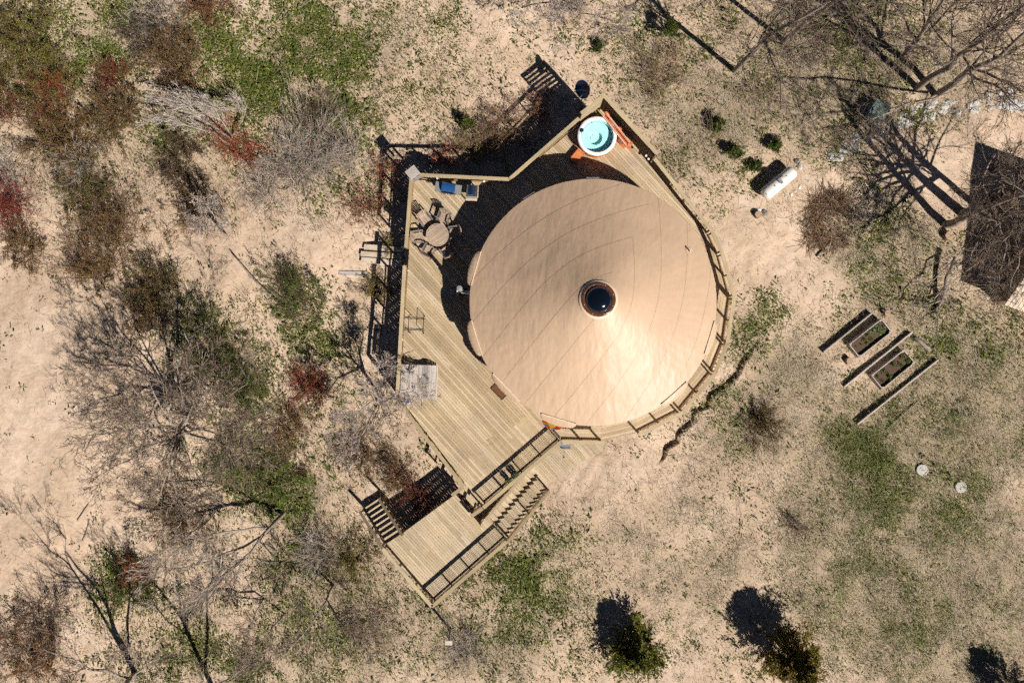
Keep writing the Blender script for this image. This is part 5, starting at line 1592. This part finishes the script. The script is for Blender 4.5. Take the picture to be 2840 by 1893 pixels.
# ---------------------------------------------------------------- leafless trees
PALE = (.31, .26, .215); GREYT = (.165, .13, .105)
_rb = random.Random(12)
_lead = []
for k in range(17):
    an = 2 * math.pi * k / 17 + _rb.uniform(-.15, .15); rc = _rb.uniform(150, 265); hz_ = _rb.uniform(4.2, 6.4) if math.sin(an) < .2 else _rb.uniform(4.0, 5.2)
    s0_ = _rb.uniform(0, 1); bx_, by_ = 488 + 22 * s0_, 1215 - 45 * s0_
    bend = _rb.uniform(-.35, .35)
    _lead.append(([(bx_, by_, 3.3 - 1.0 * s0_), (bx_ + rc * .45 * math.cos(an + bend), by_ + rc * .45 * math.sin(an + bend), 3.6 + (hz_ - 3.4) * .4), (bx_ - 25 + rc * math.cos(an) * 1.05, by_ + rc * math.sin(an), hz_)], _rb.uniform(.05, .085), .015))
bare_tree('big leafless tree spreading over the left sand', [([(535, 1130, 0), (512, 1165, 1.8), (488, 1215, 3.4)], .21, .14)] + _lead,
          limbs=7, seed=1, ratio=.55, lev=(5, 5, 4), twig=(.15, .105, .072))
bare_tree('leafless tree at the bottom left edge throwing long shadows', [([(372, 1872, 0), (330, 1920, 4), (230, 2010, 8)], .16, .04), ([(360, 1885, 1.0), (250, 1850, 4.2), (120, 1800, 6.0)], .10, .02), ([(365, 1880, 1.5), (400, 1850, 4.2), (420, 1830, 6)], .07, .02)], limbs=8, seed=2, ratio=.4, lev=(5, 5, 3))
bare_tree('leafless tree at the bottom edge right of the long shadows', [([(585, 1900, 0), (560, 1960, 4), (480, 2050, 8)], .15, .04), ([(580, 1905, 1.2), (640, 1880, 4), (690, 1840, 5.5)], .08, .02)], limbs=8, seed=3, ratio=.42, lev=(5, 5, 3))
bare_tree('grey leafless tree leaning left below the big tree', [([(790, 1420, 0), (743, 1466, 1.8), (692, 1527, 2.9), (622, 1602, 3.7), (500, 1680, 4.4)], .12, .03), ([(745, 1466, 1.7), (640, 1470, 3.0), (480, 1500, 3.8)], .07, .02), ([(720, 1490, 2.2), (580, 1560, 3.2), (420, 1590, 4)], .07, .02)],
          limbs=10, seed=4, ratio=.42, pull=np.array([-.08, -.03, -.02]), twig=(.24, .185, .145), bark=PALE, lev=(5, 5, 3))
bare_tree('small leafless tree below the landing corner, left of the lamp post', [([(925, 1620, 0), (905, 1665, 1.6), (870, 1720, 2.9), (800, 1800, 4.2)], .07, .02), ([(905, 1665, 1.5), (960, 1740, 3), (1000, 1800, 3.6)], .05, .015)], limbs=8, seed=5, ratio=.45, lev=(5, 5, 3), bark=GREYT)
bare_tree('small leafless tree near the bottom, left of the green patch', [([(790, 1700, 0), (740, 1760, 2.2), (660, 1840, 3.6)], .06, .02)], limbs=10, seed=6, ratio=.5, lev=(5, 5, 3), bark=GREYT)
bare_tree('pale leafless tree overhanging the slatted lounger', [([(1078, 1135, 0), (1062, 1120, 2.0), (1045, 1110, 3.6)], .08, .05), ([(1060, 1118, 2.2), (1060, 1060, 3.6), (1075, 1010, 4.4)], .05, .015), ([(1055, 1115, 2.4), (1100, 1095, 4.2), (1150, 1080, 5.0)], .045, .015), ([(1050, 1112, 3.0), (990, 1140, 3.8), (930, 1180, 4.3)], .05, .015), ([(1050, 1112, 2.6), (1010, 1190, 3.4), (990, 1260, 3.8)], .05, .015)],
          limbs=8, seed=7, ratio=.45, lev=(6, 5, 5), twig=(.33, .27, .235), bark=PALE)
bare_tree('pale bent tree combed leftwards among the green cover', [([(655, 408, 0), (600, 355, .9), (530, 305, 1.6), (445, 290, 2.0)], .07, .02), ([(655, 408, .1), (620, 335, 1.0), (560, 300, 1.5), (455, 265, 2.1)], .06, .02), ([(655, 408, .1), (590, 370, .8), (520, 345, 1.3), (440, 330, 1.6)], .06, .02), ([(640, 390, .3), (680, 300, 1.1), (600, 300, 1.7)], .04, .02)],
          limbs=13, seed=8, ratio=.33, pull=np.array([-.2, .06, -.03]), twig=(.34, .28, .24), bark=(.42, .36, .31), lev=(5, 4, 3), ang=(10, 35))
bare_tree('small pale tree above the sandy path', [([(632, 660, 0), (600, 636, 1.2), (550, 615, 2.0)], .06, .02), ([(610, 645, .9), (590, 590, 1.8), (570, 560, 2.2)], .04, .015)], limbs=12, seed=9, ratio=.5, twig=(.36, .29, .25), bark=PALE, lev=(6, 5, 4))
bare_tree('tall leafless tree at the top with straight grey trunk', [([(2037, 196, 0), (2080, 152, 4), (2127, 104, 7), (2240, 40, 10), (2330, -20, 12)], .15, .05), ([(2120, 110, 6.5), (2150, 160, 8), (2260, 110, 10)], .06, .02)], limbs=14, seed=10, ratio=.42, lev=(5, 5, 3), bark=GREYT, t0=.2)
bare_tree('second tall leafless tree at the top, right of the straight one', [([(2175, 112, 0), (2240, 60, 4.5), (2300, 20, 7), (2400, -60, 11)], .15, .05), ([(2240, 60, 4.5), (2210, 0, 7), (2190, -40, 9)], .07, .02)], limbs=12, seed=11, ratio=.42, lev=(5, 5, 3), bark=GREYT)
bare_tree('leafless tree in the top right corner above the utility box', [([(2545, 245, 0), (2630, 185, 4), (2700, 120, 6.2), (2860, 0, 10)], .20, .06), ([(2630, 185, 4), (2560, 130, 5.5), (2480, 120, 6.8)], .09, .02), ([(2640, 178, 4.3), (2640, 60, 6.8), (2660, -20, 8)], .09, .02)], limbs=11, seed=12, ratio=.45, lev=(5, 5, 3), bark=GREYT)
bare_tree('leafless tree in the top right corner leaning over the stone row', [([(2595, 265, 0), (2690, 200, 4), (2770, 150, 6.2), (2880, 60, 9)], .20, .06), ([(2690, 200, 4), (2760, 240, 6), (2830, 300, 7.2)], .08, .02), ([(2600, 262, .6), (2500, 300, 4.0), (2420, 330, 5.4)], .07, .02)], limbs=11, seed=13, ratio=.45, lev=(5, 5, 3), bark=GREYT)
bare_tree('leafless tree at the top edge between the two tall trees', [([(2505, 160, 0), (2560, 90, 5), (2640, -40, 10)], .17, .05)], limbs=10, seed=14, ratio=.42, lev=(5, 5, 3), bark=GREYT)
bare_tree('thick leafless tree by the shed, upper left of three', [([(2622, 622, 0), (2700, 590, 3.6), (2860, 530, 8.5)], .24, .09), ([(2690, 594, 3.2), (2720, 500, 6), (2760, 430, 7.5)], .10, .02)], limbs=8, seed=15, ratio=.45, lev=(5, 5, 3), bark=GREYT)
bare_tree('thick leafless tree by the shed, middle of three', [([(2672, 592, 0), (2760, 562, 4), (2930, 510, 9.5)], .28, .10), ([(2750, 566, 3.5), (2730, 640, 5), (2690, 720, 5.5)], .10, .02), ([(2750, 566, 3.5), (2790, 680, 5), (2770, 790, 5.2)], .10, .02)], limbs=9, seed=16, ratio=.45, lev=(5, 5, 3), bark=GREYT)
bare_tree('leafless tree by the shed, nearest the roof', [([(2715, 578, 0), (2800, 560, 3.5), (2950, 530, 8)], .20, .08), ([(2780, 565, 2.8), (2740, 700, 4.2), (2660, 780, 4.6)], .09, .02), ([(2790, 562, 3), (2820, 700, 4.6), (2800, 800, 5)], .08, .02), ([(2780, 565, 3), (2770, 500, 4.8), (2700, 520, 6)], .08, .02)], limbs=9, seed=17, ratio=.45, lev=(5, 5, 3), bark=GREYT)
bare_tree('fallen pale trunk with broken branches below the shed trees', [([(2655, 712, .9), (2632, 770, .55), (2612, 830, .3), (2595, 868, .12)], .14, .09), ([(2650, 720, .8), (2560, 800, .6), (2510, 870, .4)], .05, .015)], limbs=9, seed=18, ratio=.5, name='fallen_tree', lev=(4, 4, 2), bark=PALE, up=0, group='fallen wood')
bare_tree('pale leafless tree at the top edge above the deck tip', [([(1560, 30, 0), (1575, 15, 1.8), (1585, 0, 3)], .08, .04), ([(1570, 20, 1.2), (1640, 40, 2.6), (1700, 60, 3.3)], .04, .015), ([(1570, 20, 1.2), (1530, 60, 2.4), (1490, 40, 3)], .04, .015)], limbs=9, seed=19, ratio=.5, lev=(6, 5, 4), bark=PALE, twig=(.36, .30, .26))

# ---------------------------------------------------------------- shrubs
RED = (.23, .06, .035); RBR = (.22, .09, .055); GST = (.35, .29, .24); BST = (.15, .095, .06)
OLF = (.14, .125, .025); BLF = (.14, .085, .03); GLF = (.085, .115, .02); DBR = (.075, .05, .025)
S = shrub
S('large olive bush filling the top left corner', 60, 90, 125, 1.5, BST, OLF, 9000, 60)
S('olive bush just below the top left corner bush', 140, 215, 85, 1.3, BST, OLF, 6000, 45)
S('olive bush on the left edge above the red stems', 20, 235, 70, 1.2, BST, (.10, .105, .02), 4000, 35)
S('brown olive bush in the middle of the bright green cover', 490, 175, 100, 1.3, BST, BLF, 7000, 55)
S('dark twiggy bush left of the brown olive bush', 420, 110, 70, 1.3, (.15, .12, .10), DBR, 1500, 45)
S('pale grey leafless bush at the top edge', 450, 35, 95, 1.2, GST, None, 0, 60)
S('brownish leafless bush at the top edge, next to the grey one', 590, 25, 70, 1.0, RBR, BLF, 1500, 40)
S('red-stemmed bush below the top left bushes', 175, 275, 75, 1.4, RED, BLF, 500, 30)
S('dark red-stemmed bush on the left edge', 20, 305, 65, 1.3, (.20, .035, .025), DBR, 900, 30)
S('small red-stemmed bush right of the big red one', 325, 235, 55, 1.1, (.20, .045, .03), DBR, 900, 28)
S('wide brown leafy bush left of the pale bent tree', 330, 320, 100, 1.2, BST, BLF, 5500, 50)
S('brown leafy bush below the red stems', 150, 375, 105, 1.3, BST, BLF, 6000, 50)
S('orange brown bush in the left thicket', 210, 400, 80, 1.1, BST, (.17, .09, .02), 4000, 40)
S('grey twiggy bush in the left thicket', 225, 445, 75, 1.2, GST, None, 0, 55)
S('pale twiggy bush on the left edge above the deep red one', 35, 480, 80, 1.2, GST, None, 0, 55)
S('green brown bush in the left thicket', 255, 525, 95, 1.1, BST, (.10, .095, .025), 5500, 45)
S('deep red bush on the left edge', 35, 575, 80, 1.3, (.22, .045, .035), (.10, .03, .018), 1200, 60)
S('brown bush below the deep red one', 75, 680, 75, 1.0, BST, BLF, 3500, 40)
S('dark bush in the shade of the pale bent tree', 500, 440, 80, 1.1, (.14, .09, .06), DBR, 3500, 45)
S('bright red-stemmed bush below the pale bent tree', 640, 415, 70, 1.3, (.28, .07, .035), BLF, 600, 26, lean=(.1, .2))
S('bright red-stemmed bush, right of the other one', 705, 430, 55, 1.2, (.28, .05, .03), BLF, 300, 24)
S('wide pale grey thicket left of the deck', 830, 455, 125, 1.3, GST, None, 0, 95, lean=(.25, .2), twn=10)
S('pale grey bush below the bright red stems', 735, 525, 80, 1.1, GST, None, 0, 55)
S('pale bush at the edge of the dense green cover', 960, 420, 65, 1.1, GST, None, 0, 45, lean=(-.2, .4))
S('grey brown bush in deep shade near the green cover', 880, 330, 65, 1.2, (.2, .15, .11), DBR, 900, 45)
S('brown bush right of the sandy gap', 560, 590, 75, .9, BST, BLF, 2500, 40)
S('tall brown bush on the left sand', 330, 650, 90, 1.3, BST, BLF, 4800, 50, lean=(.1, .4))
S('brown bush spreading beside the open beach sand', 280, 760, 90, 1.3, BST, (.15, .085, .025), 5000, 50, lean=(-.2, .5))
S('olive bush above the big leafless tree', 445, 790, 90, 1.2, BST, (.12, .10, .025), 4800, 45)
S('brown bush under the big tree shadow', 400, 880, 85, 1.1, BST, BLF, 3600, 45)
S('loose green bush right of the big leafless tree', 610, 965, 120, 1.1, (.18, .14, .08), (.10, .125, .025), 5200, 45)
S('green bush at the left foot of the deck', 865, 850, 85, 1.5, (.14, .10, .07), (.085, .105, .02), 5200, 40, lean=(-.4, .5))
S('red twiggy bush between the green bushes', 865, 1065, 70, 1.1, (.28, .06, .04), BLF, 1200, 45)
S('green bush right of the big tree crown', 690, 1080, 85, .9, BST, GLF, 3600, 35)
S('bright green leafy patch bush below the big tree', 765, 1335, 85, .8, BST, (.10, .14, .02), 5200, 35)
S('green bush under the big tree crown', 640, 1290, 75, .8, BST, GLF, 3500, 32)
S('brown twiggy bush left of the overhanging tree', 815, 1190, 90, 1.0, BST, BLF, 2600, 45)
S('brown twiggy bush beside the lower left railing', 1000, 1240, 85, 1.0, BST, BLF, 2400, 45)
S('red-leaved bush in the dark gap by the landing', 1165, 1375, 58, 1.2, (.17, .06, .04), (.15, .035, .02), 450, 30)
S('brown bush beside the open plank steps', 1110, 1320, 60, 1.1, BST, (.13, .06, .02), 1600, 35)
S('pale grey bush left of the landing', 885, 1525, 75, 1.2, GST, None, 0, 60)
S('brown bush below the big tree crown', 490, 1425, 80, .9, BST, BLF, 2600, 40)
S('rusty bush at the tip of the leaning grey tree', 395, 1575, 50, .9, (.30, .10, .05), (.22, .06, .02), 900, 35)
S('green bush below the rusty one', 350, 1620, 75, .8, BST, GLF, 3200, 32)
S('rusty brown bush in the bottom left corner', 95, 1815, 120, 1.3, BST, (.16, .075, .02), 6500, 55)
S('dark twiggy bush above the bottom left corner bush', 130, 1700, 85, 1.2, (.15, .10, .08), DBR, 1800, 45)
S('olive bush left of the landing railing', 990, 1540, 75, .9, BST, OLF, 2600, 40)
S('grey twiggy bush left of the lamp post', 1020, 1720, 85, .8, (.30, .23, .18), BLF, 900, 45)
S('grey twiggy bush around the lamp post', 1290, 1790, 75, .7, (.30, .25, .21), None, 0, 45)
S('dark brown bush on the litter right of the ground crack', 2100, 1170, 62, .9, (.10, .065, .045), (.12, .075, .02), 1500, 45, lean=(.3, -.3))
S('reddish twiggy bush left of the deck corner box', 1010, 575, 60, .9, RBR, None, 0, 40)
S('reddish twiggy bush hugging the deck corner shadow', 1075, 470, 50, .9, (.26, .10, .06), None, 0, 35)
S('reddish twiggy bush in the shade behind the grills', 1240, 430, 45, .8, (.26, .10, .06), None, 0, 35)
S('red brown thicket behind the railing by the hot tub', 1400, 350, 85, 1.1, (.24, .145, .10), BLF, 900, 55)
S('red brown bush at the edge of the screen shadow', 1500, 300, 55, 1.0, (.22, .11, .075), None, 0, 32)
S('sparse brown bush above the grill railing', 1330, 400, 60, .8, (.26, .17, .12), OLF, 1200, 40)
S('low yellow green bush by the plank ramp', 1045, 800, 50, .7, BST, (.14, .12, .02), 1200, 25)
S('small bush left of the plank ramp', 1080, 690, 30, .7, BST, OLF, 500, 20)
S('thin twiggy bush in the grass below the septic covers', 2205, 1455, 38, .7, (.2, .14, .11), None, 0, 25)
S('brown twiggy bush above the tank', 1830, 200, 90, .8, (.27, .18, .13), OLF, 1000, 45)

# brush pile and wood chips
rp_ = np.random.default_rng(55)
g = G(2290, 610)
def heap(px, py, rx, ry, n, L, w, cols, h, seed):
    r = np.random.default_rng(seed); g = G(px, py)
    a = r.uniform(0, 6.28, n); q = np.sqrt(r.random(n)); x = g.x + rx * q * np.cos(a); y = g.y + ry * q * np.sin(a)
    z = gz(x, y) + h * (1 - q ** 2) * r.random(n) + .01
    b = r.uniform(0, 6.28, n); el = r.normal(0, .22, n); ln = L * np.exp(r.normal(0, .4, n))
    d = np.stack([np.cos(b) * np.cos(el), np.sin(b) * np.cos(el), np.sin(el)], 1)
    p = np.stack([x, y, z], 1)
    P_ = np.stack([p - d * ln[:, None] / 2, p + r.normal(0, .03, (n, 3)), p + d * ln[:, None] / 2], 1)
    R_ = (w * np.exp(r.normal(0, .3, n)))[:, None] * np.array([1, .9, .6])[None]
    V, F = tubes_np(P_, R_, 4)
    return V, F, np.repeat(np.array(cols)[r.integers(0, len(cols), n)] * np.exp(r.normal(0, .2, (n, 1))), 12, 0)
V1 = heap(2305, 565, 1.15, .7, 240, 1.3, .012, [(.15, .085, .05), (.20, .125, .08), (.11, .07, .045), (.28, .2, .14)], .45, 1)
V0 = heap(2255, 610, .55, 1.0, 130, 1.2, .011, [(.15, .085, .05), (.20, .125, .08), (.11, .07, .045)], .35, 7)
V2 = heap(2290, 665, 1.4, .6, 210, 1.2, .011, [(.15, .085, .05), (.21, .13, .085), (.28, .2, .14)], .3, 2)
tag(link('brush_pile', cat_mesh('brush_pile', [V0, V1, V2], M_stem)), 'heap of reddish brown brush right of the propane tank', 'brush pile', kind='stuff')
V3 = heap(2395, 570, 1.1, 1.5, 900, .22, .022, [(.50, .40, .31), (.40, .31, .23), (.56, .48, .40), (.30, .22, .16)], .16, 3)
tag(link('wood_chips', cat_mesh('wood_chips', [V3], M_stem, False)), 'scatter of pale split wood chips beside the brush pile', 'wood chips', kind='stuff')
